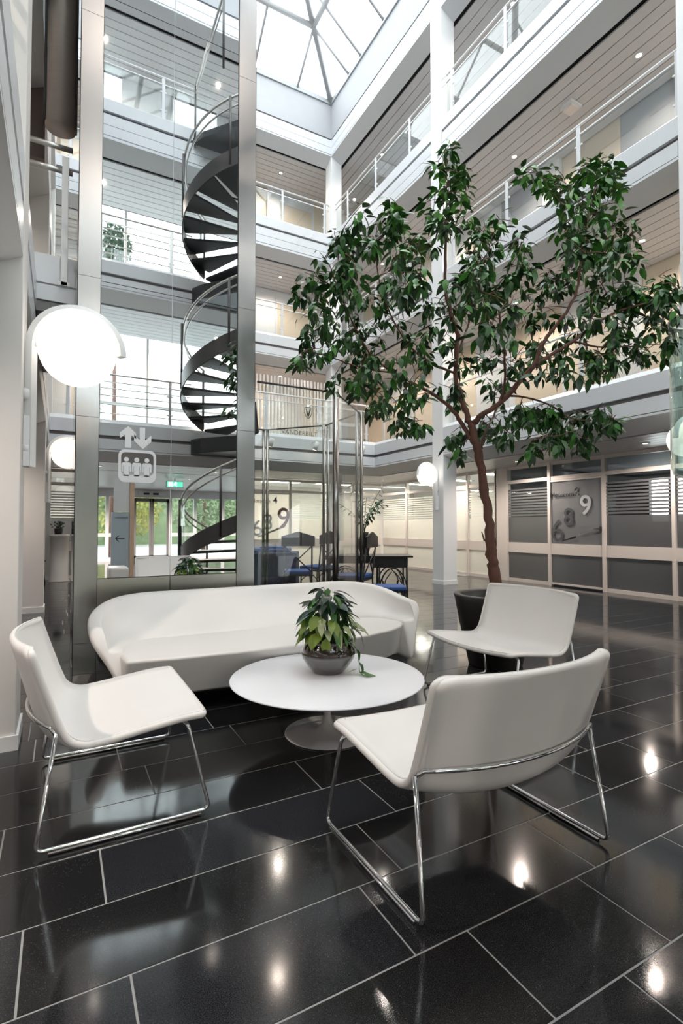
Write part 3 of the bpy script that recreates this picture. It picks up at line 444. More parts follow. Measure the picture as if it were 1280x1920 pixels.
# ------------------------------------------------------------------ ground floor glass walls
n_win = 0; n_door = 0
def bay(s, a0, a1, d, lit, stripes=True, door=False, label=None):
    global n_win, n_door
    if door: n_door += 1; r = sroot('door_%d' % n_door, label)
    else: n_win += 1; r = sroot('window_%d' % n_win, label)
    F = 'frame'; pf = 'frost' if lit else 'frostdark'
    B = lambda n, m, x0, x1, z0, z1, t0=0.0, t1=.06: s.box(MB(), x0, x1, d+t0, d+t1, z0, z1).build(n, m, r)
    B('stile', F, a0-.03, a0+.03, 0, 2.40, -.02, .07)
    B('rail', F, a0+.03, a1-.03, .0 if not door else .03, .065)
    B('rail', F, a0+.03, a1-.03, .605, .81)
    B('transom', F, a0+.03, a1-.03, 2.04, 2.11)
    B('rail', F, a0+.03, a1-.03, 2.335, 2.40)
    B('pane', 'pane', a0+.03, a1-.03, 2.11, 2.335, .025, .031)
    B('pane', pf, a0+.03, a1-.03, .065, .605, .025, .031)
    if door:
        B('door_rail', F, a0+.03, a1-.03, 2.0, 2.035, -.01, .05)
        B('pane', pf if lit else 'frostdoor', a0+.03, a1-.03, .81, 2.0, .025, .031)
    else:
        B('pane', pf, a0+.03, a1-.03, .81, 1.335, .025, .031)
        B('pane', 'pane', a0+.03, a1-.03, 1.335, 2.04, .025, .031)
        if stripes:
            for k in range(10):
                z = 1.36 + k*.058
                B('frosted_band', 'frostband' if not lit else 'frost', a0+.03, a1-.03, z, z+.033, .020, .024)
    return r
G = Side(lambda a, d, z: (XR + d, a, z), YF, YB)
YS = [-1.65, -.4, .9, 2.1, 3.35, 4.564, 5.738, 6.884, 7.978]
for y0, y1 in zip(YS, YS[1:]):
    dr = abs(y0 - 5.738) < .01
    w = bay(G, y0, y1, 1.74, False, door=dr, label='meeting room door with frosted glass and white frame, lettered Møterom 6' if dr else None)
    if dr: DOOR6 = w
YS2 = [8.285, 9.185, 10.40, 11.604, 12.83]
box('pier', (8.33, 7.95, 0), (8.45, 8.285, 2.4), 'frame', sroot('wall_right'))
for y0, y1 in zip(YS2, YS2[1:]): bay(G, y0, y1, 1.74, True, door=abs(y0-9.185) < .01, label='lit glass partition behind the white column' )
GB = Side(lambda a, d, z: (a, 12.83 + d, z), XL, XR)
XS = [-2.8, -1.6, -.4, .8, 2.0, 3.15, 4.3, 5.42, 6.4, 7.35, 8.35]
for x0, x1 in zip(XS, XS[1:]):
    dr = abs(x0 - 4.3) < .01
    w = bay(GB, x0, x1, 0, x0 > .5, door=dr, label='meeting room door lettered Møterom 4 in the rear glass wall' if dr else None)
    if dr: DOOR4 = w
# lettering on the doors
xw = 8.35
text('lettering', 'Møterom', .135, (xw-.004, 6.855, 1.70), 'x', 'text', DOOR6, .002)
text('lettering', '6', .215, (xw-.004, 6.335, 1.715), 'x', 'text', DOOR6, .002, .006)
text('number', '9', .50, (xw-.002, 6.22, 1.36), 'x', 'whitenum', DOOR6, .002, .004)
text('number', '8', .46, (xw-.002, 6.57, 1.17), 'x', 'smoke', DOOR6, .002, .003)
text('number', '6', .62, (xw-.0015, 6.86, .86), 'x', 'smoke', DOOR6, .001, -.004)
MB().add([(xw-.003, 6.60, .86), (xw-.003, 6.30, .93), (xw-.003, 6.30, .965), (xw-.003, 6.58, .885)], [(0, 1, 2, 3)]).build('streak', 'text', DOOR6)
MB().add([(xw-.003, 6.22, .99), (xw-.003, 5.80, 1.10), (xw-.003, 5.80, 1.135), (xw-.003, 6.20, 1.025)], [(0, 1, 2, 3)]).build('streak', 'greyglass', DOOR6)
h = box('lock_plate', (xw-.03, 5.775, 1.06), (xw-.004, 5.81, 1.14), 'darkmetal', DOOR6)
MB().tube(fillet([(xw-.01, 5.79, 1.10), (xw-.06, 5.79, 1.10), (xw-.06, 5.89, 1.10)], .02), .009).build('handle', 'darkmetal', DOOR6)
yw = 12.825
text('lettering', 'Møterom', .135, (4.33, yw, 1.76), 'y', 'text', DOOR4, .002)
text('lettering', '4', .23, (4.93, yw, 1.76), 'y', 'text', DOOR4, .002, .006)
text('number', '9', .78, (5.03, yw, 1.10), 'y', 'pink', DOOR4, .002, .004)
text('number', '8', .60, (4.62, yw, 1.06), 'y', 'whitenum', DOOR4, .002)
text('number', '6', .60, (4.34, yw, .90), 'y', 'whitenum', DOOR4, .002)
MB().add([(4.5, yw, .84), (5.28, yw, 1.13), (5.28, yw, 1.19), (4.5, yw, .88)], [(0, 1, 2, 3)]).build('streak', 'greyglass', DOOR4)
# rooms behind the glass
rm = sroot('wall_right', 'rooms behind the right glass wall')
box('partition', (8.45, 8.10, 0), (11.45, 8.15, 2.45), 'white', rm); box('partition', (8.45, 8.05, 0), (11.45, 8.095, 2.45), 'darkroom', rm)
for a, b in (((11.4, -2, 0), (11.5, 5.9, 2.6)), ((11.4, 6.75, 0), (11.5, 8.1, 2.6)), ((11.4, 8.1, 0), (11.5, 15.5, 2.6)), ((11.4, 5.9, 0), (11.5, 6.75, 1.25)), ((11.4, 5.9, 2.2), (11.5, 6.75, 2.6))): box('wall_panel', a, b, 'darkroom' if b[1] < 8.11 else 'wall', rm)
box('window_frame', (11.38, 6.28, 1.25), (11.41, 6.33, 2.2), 'white', rm)
box('wall_panel', (8.4, -2.1, 0), (11.5, -2.0, 2.6), 'darkroom', rm)
box('room_floor', (8.42, -2, -.05), (11.4, 15.4, .0), 'darkroom', sroot('floor_rooms'))
box('room_floor', (-4, 12.92, -.05), (8.42, 15.4, .0), 'carpet', sroot('floor_rooms'))
rc = sroot('ceiling_rooms'); box('ceiling_board', (8.36, -2, 2.42), (11.5, 8.1, 2.48), 'darkroom', rc); box('ceiling_board', (8.36, 8.1, 2.42), (11.5, 15.5, 2.48), 'white', rc); box('ceiling_board', (-4, 12.84, 2.42), (8.36, 15.5, 2.48), 'white', rc)
box('wall_panel', (-4, 15.4, 0), (11.5, 15.5, 2.6), 'wall', sroot('wall_back'))
for i, (x, y) in enumerate([(9.4, 9.2), (9.4, 10.9), (9.6, 12.5), (7.2, 13.7), (5.5, 13.7), (3.6, 13.7), (1.6, 13.7)]):
    p = thing('ceiling_light', ['first', 'second', 'third', 'fourth', 'fifth', 'sixth', 'seventh'][i] + ' ceiling light panel in the meeting rooms, counted leftwards from the tree trunk', 'light', (x, y, 2.418), group='light panels in the lit meeting rooms')
    MB().box((-.55, -.14, -.018), (.55, .14, -.006)).build('diffuser', 'panel', p)
    MB().box((-.60, -.19, -.02), (-.55, .19, 0)).box((.55, -.19, -.02), (.60, .19, 0)).box((-.55, -.19, -.02), (.55, -.14, 0)).box((-.55, .14, -.02), (.55, .19, 0)).build('frame', 'white', p)
ck = thing('wall_clock', 'round white wall clock seen through the glass behind the tree trunk', 'clock', (8.52, 8.95, 1.93))
for nme, r_, x_, m_ in (('case', .115, 0, 'darkmetal'), ('dial', .10, -.012, 'white')):
    o = MB().lathe([(0, 0), (r_, 0), (r_, .02), (0, .02)], n=32).build(nme, m_, ck); o.rotation_euler = (0, -PI/2, 0); o.location = (x_, 0, 0)
o = box('hand', (-.036, -.004, -.005), (-.033, .004, .08), 'text', ck); o = box('hand', (-.036, -.005, -.005), (-.033, .06, .004), 'text', ck)
box('hanger', (-.01, -.01, .1), (.0, .01, .47), 'darkmetal', ck)

# ------------------------------------------------------------------ floor: black stone in 30 cm courses, broken joints
fl = sroot('floor', 'polished black stone floor with pale joints')
box('grout_bed', (-2.8, -9.7, -.06), (8.42, 12.92, -.0015), 'grout', fl)
RH = .3005
KNOWN = {-1: [1.026, 1.493, 1.966], 0: [.173, .848, 1.594, 2.367], 1: [-.077, 1.014, 2.12, 2.62], 2: [.138, 1.20, 2.385, 3.073], 3: [-.169, 1.017, 1.74, 2.50, 3.322],
         4: [.371, 1.30, 2.25, 3.05, 3.647], 5: [.87, 1.62, 2.42], 6: [-.10, .779, 1.329, 2.1]}
tiles = []
for k in range(-36, 39):
    y0 = 1.143 + k*RH; y1 = y0 + RH
    if y0 > 12.8: break
    xs = list(KNOWN.get(k, [1.0 + random.uniform(-.5, .5)]))
    while xs[-1] < 8.4: xs.append(xs[-1] + random.choice([.47, .6, .6, .75, .95, 1.1]))
    while xs[0] > -2.8: xs.insert(0, xs[0] - random.choice([.47, .6, .6, .75, .95]))
    for a, b in zip(xs, xs[1:]):
        a, b = max(a, -2.8), min(b, 8.42)
        if b - a > .03: tiles.append((a, b, y0, y1))
def seen_size(t):
    x, y = (t[0]+t[1])/2, (t[2]+t[3])/2; d = math.hypot(x, y); ang = math.atan2(x, y) - math.radians(28.56)
    return 1e-4/(1+d) if abs(ang) > .66 or y < .3 else 1/d
tiles.sort(key=seen_size, reverse=True)
def tile_into(mb, t):
    j = .0022; a, b, y0, y1 = t[0]+j, t[1]-j, t[2]+j, min(t[3], 12.88)-j; e = .0012; z = random.uniform(-.00015, .00015)
    return mb.add([(a, y0, -.003), (b, y0, -.003), (b, y1, -.003), (a, y1, -.003), (a+e, y0+e, z), (b-e, y0+e, z), (b-e, y1-e, z), (a+e, y1-e, z)],
                  [(4, 5, 6, 7), (0, 1, 5, 4), (1, 2, 6, 5), (2, 3, 7, 6), (3, 0, 4, 7)])
rest = [MB(), MB(), MB()]
for i, t in enumerate(tiles):
    q = random.choice([0, 0, 0, 1, 1, 2])
    if i < 300: tile_into(MB(), t).build('tile', TILE[q], fl)
    else: tile_into(rest[q], t)
for q in range(3): stuff(rest[q].build('tiles', TILE[q], fl))

# ------------------------------------------------------------------ roof lantern
rf = sroot('ceiling_skylight', 'glazed hipped roof of white steel bars over the atrium')
ZE, SL = 13.16, .78
def rbar(p, q, w, n='roof_bar'): return MB().tube([p, q], w, 6).build(n, 'roofbar', rf)
x0, x1, y0, y1 = XL, XR, YF, YB; hw = (x1-x0)/2
for nm in ('right', 'left', 'back', 'front'):
    s = side(nm); s.prism(MB(), rect(-.04, .2, 13.10, 13.22)).build('eaves_beam', 'greypanel', rf)
def rp(x, y): return (x, y, ZE + SL*min(x-x0, x1-x, y-y0, y1-y))
cx = (x0+x1)/2; ra, rb = (cx, y0+hw), (cx, y1-hw)
for c, e in (((x0, y0), ra), ((x1, y0), ra), ((x0, y1), rb), ((x1, y1), rb)): rbar(rp(*c), rp(*e), .085, 'hip_bar')
rbar(rp(*ra), rp(*rb), .085, 'ridge_bar')
for t in (1.06, 2.2):
    q = [(x0+t, y0+t), (x1-t, y0+t), (x1-t, y1-t), (x0+t, y1-t)]
    for a, b in zip(q, q[1:]+q[:1]): rbar(rp(*a), rp(*b), .07, 'purlin')
yy = [y0 + 1.06*k for k in range(1, 13)] + [y1-1.06]
for y in yy:
    t = min(hw, y-y0, y1-y)
    if y1-1.0 > y: 
        for sgn in (0, 1):
            a = (x0, y) if sgn == 0 else (x1, y); b = (x0+t, y) if sgn == 0 else (x1-t, y)
            rbar(rp(*a), rp(*b), .035, 'glazing_bar')
for k in (1.06, 2.3, 3.4, 4.5, 5.74):
    x = x0 + k; t = min(k, 6.8-k)
    for sgn in (0, 1):
        a = (x, y0) if sgn == 0 else (x, y1); b = (x, y0+t) if sgn == 0 else (x, y1-t)
        rbar(rp(*a), rp(*b), .035, 'glazing_bar')
def rpane(*c): MB().add([(p[0], p[1], p[2]+.05) for p in c], [tuple(range(len(c)))]).build('pane', 'pane', rf)
for i in range(13):
    a, b = y0 + (y1-y0)*i/13, y0 + (y1-y0)*(i+1)/13
    for sgn in (0, 1):
        xe = x0 if sgn == 0 else x1; X_ = lambda t: x0+t if sgn == 0 else x1-t
        ta, tb = min(hw, a-y0, y1-a), min(hw, b-y0, y1-b)
        if max(ta, tb) > .01:
            pts = [(xe, a), (xe, b)] + ([(X_(tb), b)] if tb > .01 else []) + ([(X_(ta), a)] if ta > .01 else [])
            rpane(*[rp(*p) for p in pts])
for sgn in (0, 1):
    ye = y0 if sgn == 0 else y1; Y_ = lambda t: y0+t if sgn == 0 else y1-t
    ks = [0, 1.06, 2.3, 3.4, 4.5, 5.74, 6.8]
    for a, b in zip(ks, ks[1:]):
        ta, tb = min(a, 6.8-a), min(b, 6.8-b)
        pts = [(x0+a, ye), (x0+b, ye)] + ([(x0+b, Y_(tb))] if tb > .01 else []) + ([(x0+a, Y_(ta))] if ta > .01 else [])
        rpane(*[rp(*p) for p in pts])

# ------------------------------------------------------------------ entrance hall behind the camera (seen in the mirror)
eh = sroot('wall_front', 'white entrance wall seen in the mirror glass')
YE = -9.6
EB = lambda n, m, xa, xb, za, zb, t=.08: box(n, (xa, YE-t, za), (xb, YE, zb), m, eh)
EB('header', 'white', -2.8, 8.4, 2.12, 2.5)
for x in (-2.8, -1.9, -.6, .4, 1.35, 2.12, 3.35, 4.2, 5.2, 6.2, 7.2, 8.3): EB('mullion', 'white', x-.05, x+.05, 0, 2.12)
for xa, xb in ((-2.8, -1.9), (-1.9, -.6), (-.6, .4), (.4, 1.35), (1.35, 2.12), (3.35, 4.2), (4.2, 5.2), (5.2, 6.2), (6.2, 7.2)):
    EB('pane', 'pane', xa+.05, xb-.05, .1, 2.1, .02); EB('window_rail', 'white', xa+.05, xb-.05, .80, .92); EB('window_rail', 'white', xa+.05, xb-.05, 0, .1)
d1 = sroot('door_3', 'grey framed glass entrance doors, seen in the mirror glass')
for xa, xb in ((2.17, 2.73), (2.74, 3.30)):
    for a, b, c, d in ((xa, xa+.07, 0, 2.1), (xb-.07, xb, 0, 2.1), (xa, xb, 0, .16), (xa, xb, 1.98, 2.1)): box('door_frame', (a, YE-.06, c), (b, YE, d), 'groove', d1)
    box('pane', (xa+.07, YE-.04, .16), (xb-.07, YE-.03, 1.98), 'pane', d1)
box('door_operator', (2.3, YE, 2.2), (3.1, YE+.08, 2.33), 'white', d1)
for x in (2.55, 2.85): box('sensor', (x-.09, YE+.08, 2.22), (x+.09, YE+.12, 2.28), 'black', d1)
box('wall_panel', (-2.9, -9.7, 0), (-2.8, 12.9, 2.5), 'wall', sroot('wall_left', 'left ground floor wall'))
box('wall_panel', (8.42, -9.7, 0), (8.5, -1.9, 2.5), 'white', sroot('wall_right'))
c = sroot('ceiling_hall', 'pale slatted ceiling of the entrance hall')
for k in range(30): box('slat', (-2.8, -3.70-.2*k-.19, 2.395), (8.42, -3.70-.2*k, 2.43), 'slat_low', c)
box('slab', (-2.8, -9.7, 2.46), (8.42, -3.65, 2.6), 'white', c)
box('paving', (-14, -40, -.1), (24, -9.7, -.03), 'paving', sroot('ground_outside', 'grey paving outside the entrance'))

# ------------------------------------------------------------------ lamps
def zceil(L): return ZG[L] - LIP[L] - .165
ORD = ['first', 'second', 'third', 'fourth', 'fifth', 'sixth']
def downlight(x, y, z, label, group, power=None, lit=True):
    t = thing('downlight', label, 'light', (x, y, z), 0, group)
    MB().lathe([(.040, 0), (.062, 0), (.062, -.008), (.042, -.010), (.040, 0)], n=20).build('trim_ring', 'white', t)
    MB().lathe([(0, -.004), (.041, -.004)], n=18).build('lamp_face', 'bulb', t)
    if lit:
        l = bpy.data.lights.new('spot_light', 'SPOT'); l.energy = power or SPOT_W; l.color = (1, .86, .75); l.spot_size = 2.85; l.spot_blend = .7; l.shadow_soft_size = .032
        o = bpy.data.objects.new('spot_light', l); COL.objects.link(o); o.parent = t; o.location = (0, 0, -.03)
    return t
for nm in ('right', 'back', 'front', 'left'):
    for L in range(4):
        s = side(nm, YB)
        g = 'spotlights %s gallery %s level' % (nm, FLOORWORD[L+1])
        lb = 'small warm spotlight over the %s' % ['ground floor', 'first-floor balcony', 'second-floor balcony', 'third-floor balcony'][L]
        aa = [-.2, 2.2, 4.61, 7.09, 9.5, 11.8] if nm in ('right', 'left') else [.7, 3.1, 5.52]
        if nm == 'left': aa = [2.2, 7.09]
        for j, a in enumerate(sorted(aa, reverse=True)):
            downlight(*s.pt(a, 1.1, zceil(L)-.001), '%s %s, %s' % (lb, 'on the ' + RSIDE[nm] + ' side', ORD[j] + (' from the rear' if nm in ('right', 'left') else ' from the right')), g, SPOT_W * (3.2 if L == 0 and nm == 'front' else 1.5 if L == 0 else 1.5 if nm in ('back', 'right') and L in (1, 2) else 1.2))
for i, x in enumerate((0.6, 3.0, 5.4)):
    for j, y in enumerate((-5.0, -7.4)): downlight(x, y, 2.394, 'recessed entrance hall spotlight in the mirror, %s row, %s from the left' % (['nearer', 'farther'][j], ORD[i]), 'entrance hall spotlights', 300)

def globe_lamp(x, y, sgn, label):
    """opal globe under a white half-hoop on a wall plate; sgn +1 stands off towards +X"""
    t = thing('globe_lamp', label, 'lamp', (x, y, 1.45))
    r, zc, xc = .203, .70, .262*sgn
    MB().lathe([(r*math.sin(PI*k/24)+1e-5, -r*math.cos(PI*k/24)) for k in range(25)], (xc, 0, zc), 40).build('globe', 'shade', t)
    R = .238; pts = [(.032*sgn, 0, .02), (.032*sgn, 0, .35), (.032*sgn, 0, zc-.02)]
    pts += [(xc - R*math.cos(a)*sgn*.966, 0, zc + R*math.sin(a)) for a in [PI*k/18 for k in range(0, 19)]]
    w = .034
    mb = MB(); P = [Vector(p) for p in pts]; A, B, C_, D = [], [], [], []
    for i, p in enumerate(P):
        tg = (P[min(i+1, len(P)-1)] - P[max(i-1, 0)]).normalized(); nn = Vector((tg.z, 0, -tg.x))
        A.append(p + nn*.004 + Vector((0, w, 0))); B.append(p + nn*.030); C_.append(p + nn*.004 + Vector((0, -w, 0))); D.append(p - nn*.030)
    n = len(P); vs = A + B + C_ + D
    fs = [(k*n+i, k*n+i+1, ((k+1) % 4)*n+i+1, ((k+1) % 4)*n+i) for k in range(4) for i in range(n-1)] + [(0, n, 2*n, 3*n), (n-1, 4*n-1, 3*n-1, 2*n-1)]
    mb.add(vs, fs, True); sharp(mb.build('hoop', 'white', t), 35)
    bevel(MB().box((0, -.03, .02), (.035*sgn, .03, .30)).build('wall_plate', 'white', t), .006, 2)
    for z in (.12, .42): MB().tube([(0, 0, z), (.03*sgn, 0, z)], .035, 14).build('fixing_boss', 'white', t)
    MB().tube([(.05*sgn, 0, zc), (xc - r*.98*sgn, 0, zc)], .02, 10).build('arm', 'white', t)
    MB().tube([(xc, 0, zc+r*.97), (xc, 0, zc+.225)], .012, 8).build('stem', 'white', t)
globe_lamp(XL+.004, 3.31, 1, 'large glowing opal globe lamp under a white hoop on the nearest left pillar')
globe_lamp(XL+.004, 8.12, 1, 'smaller-looking opal globe lamp half hidden behind the steel lift post')
globe_lamp(XR-.004, 8.12, -1, 'opal globe lamp on the white column behind the indoor tree')
globe_lamp(XR-.004, 3.31, -1, 'opal globe lamp at the right picture edge behind the hanging glass tube')

for i, x in enumerate((3.88, 4.94, 6.14)):
    t = thing('track_spotlight', ['left one', 'middle one', 'right one'][i] + ' of three small white spotlights under the rear gallery edge', 'spotlight', (x, 10.42, 3.02), 0, 'white spotlights on the rear gallery edge')
    MB().tube([(0, .05, 0), (0, -.16, 0), (0, -.16, -.04)], .008, 6).build('arm', 'white', t)
    h = MB().lathe([(0, .12), (.05, .12), (.05, -.06), (.044, -.06)], n=16).build('housing', 'white', t); h.location = (0, -.16, -.13); h.rotation_euler = (.35, .25, 0)
    b = MB().lathe([(0, -.063), (.047, -.062)], n=16).build('lamp_face', 'bulb', t); b.location = (0, -.16, -.13); b.rotation_euler = (.35, .25, 0)

t = thing('exit_sign', 'green emergency exit sign with white running figure, seen in the mirror glass', 'sign', (2.62, -5.0, 2.16))
box('case', (-.22, -.02, 0), (.22, .02, .17), 'white', t); box('hanger', (-.01, -.01, .17), (.01, .01, .235), 'white', t)
for sg in (1, -1):
    box('face', (-.20, .0205*sg, .015), (.20, .0225*sg, .155), 'exit', t)
    y = .0235*sg
    mb = MB()
    mb.add([(-.16, y, .03), (-.06, y, .03), (-.06, y, .14), (-.16, y, .14)], [(0, 1, 2, 3)])
    mb.add([(.02+.022*math.cos(a*PI/6), y, .125+.016*math.sin(a*PI/6)) for a in range(12)], [tuple(range(12))])
    for p, q in (((.02, .11), (0.0, .07)), ((0, .07), (.04, .05)), ((.04, .05), (.05, .03)), ((0, .07), (-.04, .06)), ((.015, .10), (.06, .095)), ((.015, .10), (-.03, .095))):
        d = Vector((q[0]-p[0], q[1]-p[1])); nn = Vector((-d.y, d.x)).normalized()*.007
        mb.add([(p[0]+nn.x, y, p[1]+nn.y), (p[0]-nn.x, y, p[1]-nn.y), (q[0]-nn.x, y, q[1]-nn.y), (q[0]+nn.x, y, q[1]+nn.y)], [(0, 1, 2, 3)])
    mb.build('pictogram', 'exitw', t)

# ------------------------------------------------------------------ lift front: steel posts and mirror glass
YM = 4.47
el = thing('lift_shaft', 'lift front of mirror glass between two brushed steel posts behind the sofa', 'lift', (.8, YM, 0))
E_ = lambda n, m, a, b, par=el: MB().box((a[0]-.8, a[1]-YM, a[2]), (b[0]-.8, b[1]-YM, b[2])).build(n, m, par)
for xa, xb in ((.097, .256), (1.376, 1.536)):
    p = E_('steel_post', 'steel', (xa, YM, 0), (xb, YM+.12, .24))
    for za, zb in ((.243, 2.0), (2.003, 3.11), (3.113, 5.24), (5.243, 8), (8.003, 12.4)): E_('post_panel', 'steel', (xa, YM, za), (xb, YM+.12, zb), p)
    for xe in (xa, xb): E_('edge_joint', 'dark', (xe-.004, YM+.004, 0), (xe+.004, YM+.10, 12.4), p)
for xa, xb in ((.258, .806), (.811, 1.374)):
    E_('mirror_glass', 'mirror', (xa, YM+.012, 0), (xb, YM+.03, .22))
    for za, zb in ((.735, 3.095), (3.10, 5.44), (5.445, 8), (8.005, 12.4)): E_('mirror_glass', 'mirror', (xa, YM+.012, za), (xb, YM+.03, zb))
    E_('cover_panel', 'steelpanel', (xa, YM+.004, .225), (xb, YM+.03, .73))
E_('glass_seam', 'vinyl', (.8065, YM+.014, .73), (.8105, YM+.03, 12.4))
E_('glass_panel', 'darkglass', (.112, YM+.14, 0), (.120, YM+2.1, 2.86)); E_('glass_edge', 'dark', (.098, YM+.13, 0), (.112, YM+.15, 12.4))
E_('shaft_core', 'brown', (.30, YM+.06, 0), (1.36, YM+2.1, 12.4))
# frosted lift symbol on the glass
y_ = -.002
sy = bpy.data.objects.new('lift_symbol', None); COL.objects.link(sy); sy.parent = el; sy['label'] = 'frosted white lift pictogram: two arrows over three people in a rounded frame'
def flat(poly, name='symbol_shape'):
    n = len(poly); return MB().hexa([(x-.8, y_+.012, z) for x, z in poly], [(x-.8, y_+.010, z) for x, z in poly]).build(name, 'vinyl', sy)
flat([(.450, 1.78), (.497, 1.78), (.497, 1.885), (.533, 1.852), (.533, 1.90), (.474, 1.955), (.412, 1.90), (.412, 1.852), (.450, 1.885)], 'arrow')
flat([(.560, 1.953), (.602, 1.953), (.602, 1.85), (.650, 1.892), (.650, 1.84), (.586, 1.775), (.518, 1.84), (.518, 1.892), (.560, 1.85)], 'arrow')
def rrect(xa, xb, za, zb, r):
    out = []
    for cx_, cz_, a0 in ((xb-r, zb-r, 0), (xa+r, zb-r, 90), (xa+r, za+r, 180), (xb-r, za+r, 270)):
        for k in range(7): a = math.radians(a0 + 15*k); out.append((cx_ + r*math.cos(a), cz_ + r*math.sin(a)))
    return out
o_, i_ = rrect(.402, .690, 1.50, 1.765, .05), rrect(.422, .670, 1.56, 1.742, .035)
n = len(o_); mb = MB(); mb.add([(x-.8, y_+.010, z) for x, z in o_+i_] + [(x-.8, y_+.012, z) for x, z in o_+i_], [(k, (k+1) % n, n+(k+1) % n, n+k) for k in range(n)] + [(2*n+k, 3*n+k, 3*n+(k+1) % n, 2*n+(k+1) % n) for k in range(n)] + [(k, 2*n+k, 2*n+(k+1) % n, (k+1) % n) for k in range(n)])
mb.build('frame_outline', 'vinyl', sy)
for x in (.462, .540, .618):
    flat([(x + .019*math.cos(k*PI/8), 1.684 + .019*math.sin(k*PI/8)) for k in range(16)], 'person_head')
    flat([(x-.036, 1.648), (x-.026, 1.660), (x+.026, 1.660), (x+.036, 1.648), (x+.036, 1.585), (x+.024, 1.585), (x+.024, 1.63), (x+.020, 1.63), (x+.020, 1.55), (x-.020, 1.55), (x-.020, 1.63), (x-.024, 1.63), (x-.024, 1.585), (x-.036, 1.585)], 'person_body')

# landing bridge to the lift on the first floor, at the left pillar
br = sroot('trim_20', 'white bridge edge between the left pillar and the steel lift post')
box('slab', (-.6, 4.74, 2.95), (.095, 6.6, 3.075), 'white', br); box('edge_board', (-.6, 4.70, 3.09), (.095, 4.74, 3.32), 'fascia', br)
box('edge_board', (-.6, 4.70, 2.95), (.095, 4.735, 3.075), 'fascia', br); box('underside', (-.6, 4.71, 2.86), (.095, 6.6, 2.94), 'groove', br)
rl = thing('bridge_railing', 'short steel tube railing with white post left of the lift', 'railing', (-.1, 4.7, 3.08))
for z in (1.14, .95): MB().tube([(-.20, 0, z), (.15, 0, z)], .022, 10).build('handrail', 'tube', rl)
bevel(MB().box((.075, -.03, 0), (.125, -.015, 1.06)).build('post', 'white', rl), .003, 1)
MB().box((.06, -.03, .0), (.14, .01, .03)).build('foot', 'white', rl)
MB().box((-.2, .03, .24), (.19, .04, .93)).build('glass_panel', 'screen', rl)
cab = thing('lift_cab', 'brushed bronze rounded lift cab above the left railing', 'lift cab', (-.045, 5.15, 4.68))
MB().lathe([(0, 0), (.122, 0), (.122, 4.2), (0, 4.2)], n=40).build('shell', 'bronze', cab)
for sg in (-1, 1): MB().box((.124*sg-.008, -.05, .02), (.124*sg+.008, .05, 4.2)).build('edge_strip', 'dark', cab)
box('panel', (-.52, 6.0, 4.9), (-.19, 6.1, 9.0), 'brown', sroot('wall_lift', 'dark brown panel left of the bronze lift cab'))
sp = thing('loudspeaker', 'small black loudspeaker behind the right steel lift post', 'speaker', (1.59, 4.62, 2.0))
bevel(MB().hexa([(-.05, 0, 0), (.045, 0, .02), (.045, .12, .02), (-.05, .12, 0)], [(-.05, 0, .32), (.015, 0, .32), (.015, .12, .32), (-.05, .12, .32)]).build('case', 'black', sp), .012, 2)
MB().box((-.045, -.006, .03), (.01, -.001, .29)).build('grille', 'darkmetal', sp)

# eight-sided glass screen right of the lift
gs = thing('glass_screen', 'tall clear glass enclosure with steel posts right of the lift', 'glass screen', (2.3, 5.5, 0))
oc = [(1.56, 4.47), (2.367, 4.47), (3.03, 5.14), (3.03, 5.99), (2.45, 6.67), (1.56, 6.67)]; ZT = 2.462
for i, (a, b) in enumerate(zip(oc, oc[1:])):
    a, b = Vector((a[0]-2.3, a[1]-5.5, 0)), Vector((b[0]-2.3, b[1]-5.5, 0)); u = (b-a).normalized(); nn = Vector((-u.y, u.x, 0))*.005
    p, q = a + u*.04, b - u*.04; zt = Vector((0, 0, ZT)); zb = Vector((0, 0, .04))
    MB().hexa([p+nn+zb, q+nn+zb, q-nn+zb, p-nn+zb], [p+nn+zt, q+nn+zt, q-nn+zt, p-nn+zt]).build('glass_panel', 'screen', gs)
    MB().tube([a+zt, b+zt], .010, 6).build('rail', 'darkmetal', gs)
    MB().tube([a+Vector((0, 0, .03)), b+Vector((0, 0, .03))], .014, 6).build('rail', 'tube', gs)
for i, (x, y) in enumerate(oc[1:5]):
    x -= 2.3; y -= 5.5
    if i == 0: MB().tube([(x, y, 0), (x, y, ZT+.03)], .031, 16).build('post', 'post', gs)
    else:
        for k in (-.026, .026): MB().tube([(x+k*.88, y-k*.48, 0), (x+k*.88, y-k*.48, ZT+.01)], .02, 12).build('post', 'post', gs)

# ------------------------------------------------------------------ spiral stair (behind the camera, seen in the mirror glass)
SX, SY, SR = 3.05, -.41, 1.17
st = thing('spiral_stair', 'dark spiral staircase with glass balustrade, seen in the mirror glass', 'staircase', (SX, SY, 0))
PITCH = 3.1; NT = 17
def hz(ph): return 2.9 + PITCH*(ph - 90)/360.0
def sp3(ph, r, z): a = -math.radians(ph); return (r*math.cos(a), r*math.sin(a), z)
MB().tube([(0, 0, 0), (0, 0, 9.9)], .075, 20).build('pole', 'darkmetal', st)
dph = 360.0/NT
ph = 112.0 - 360; ph = -248.0
k = 0
PH0 = 112.0 - 360.0
while PH0 + k*dph < 90 + 720 - 4:
    a = PH0 + k*dph; z = hz(a) + PITCH/NT
    if z > .1 and not any(abs(z - f) < .06 for f in (2.95, 6.05, 9.15)):
        mb = MB(); n = 5
        lo = [sp3(a, .07, z-.045)] + [sp3(a + (dph+5)*j/n, SR-.01, z-.045) for j in range(n+1)] + [sp3(a+dph+5, .07, z-.045)]
        hi = [(x, y, zz+.045) for x, y, zz in lo]
        mb.hexa(lo, hi).build('tread', 'tread', st)
    k += 1
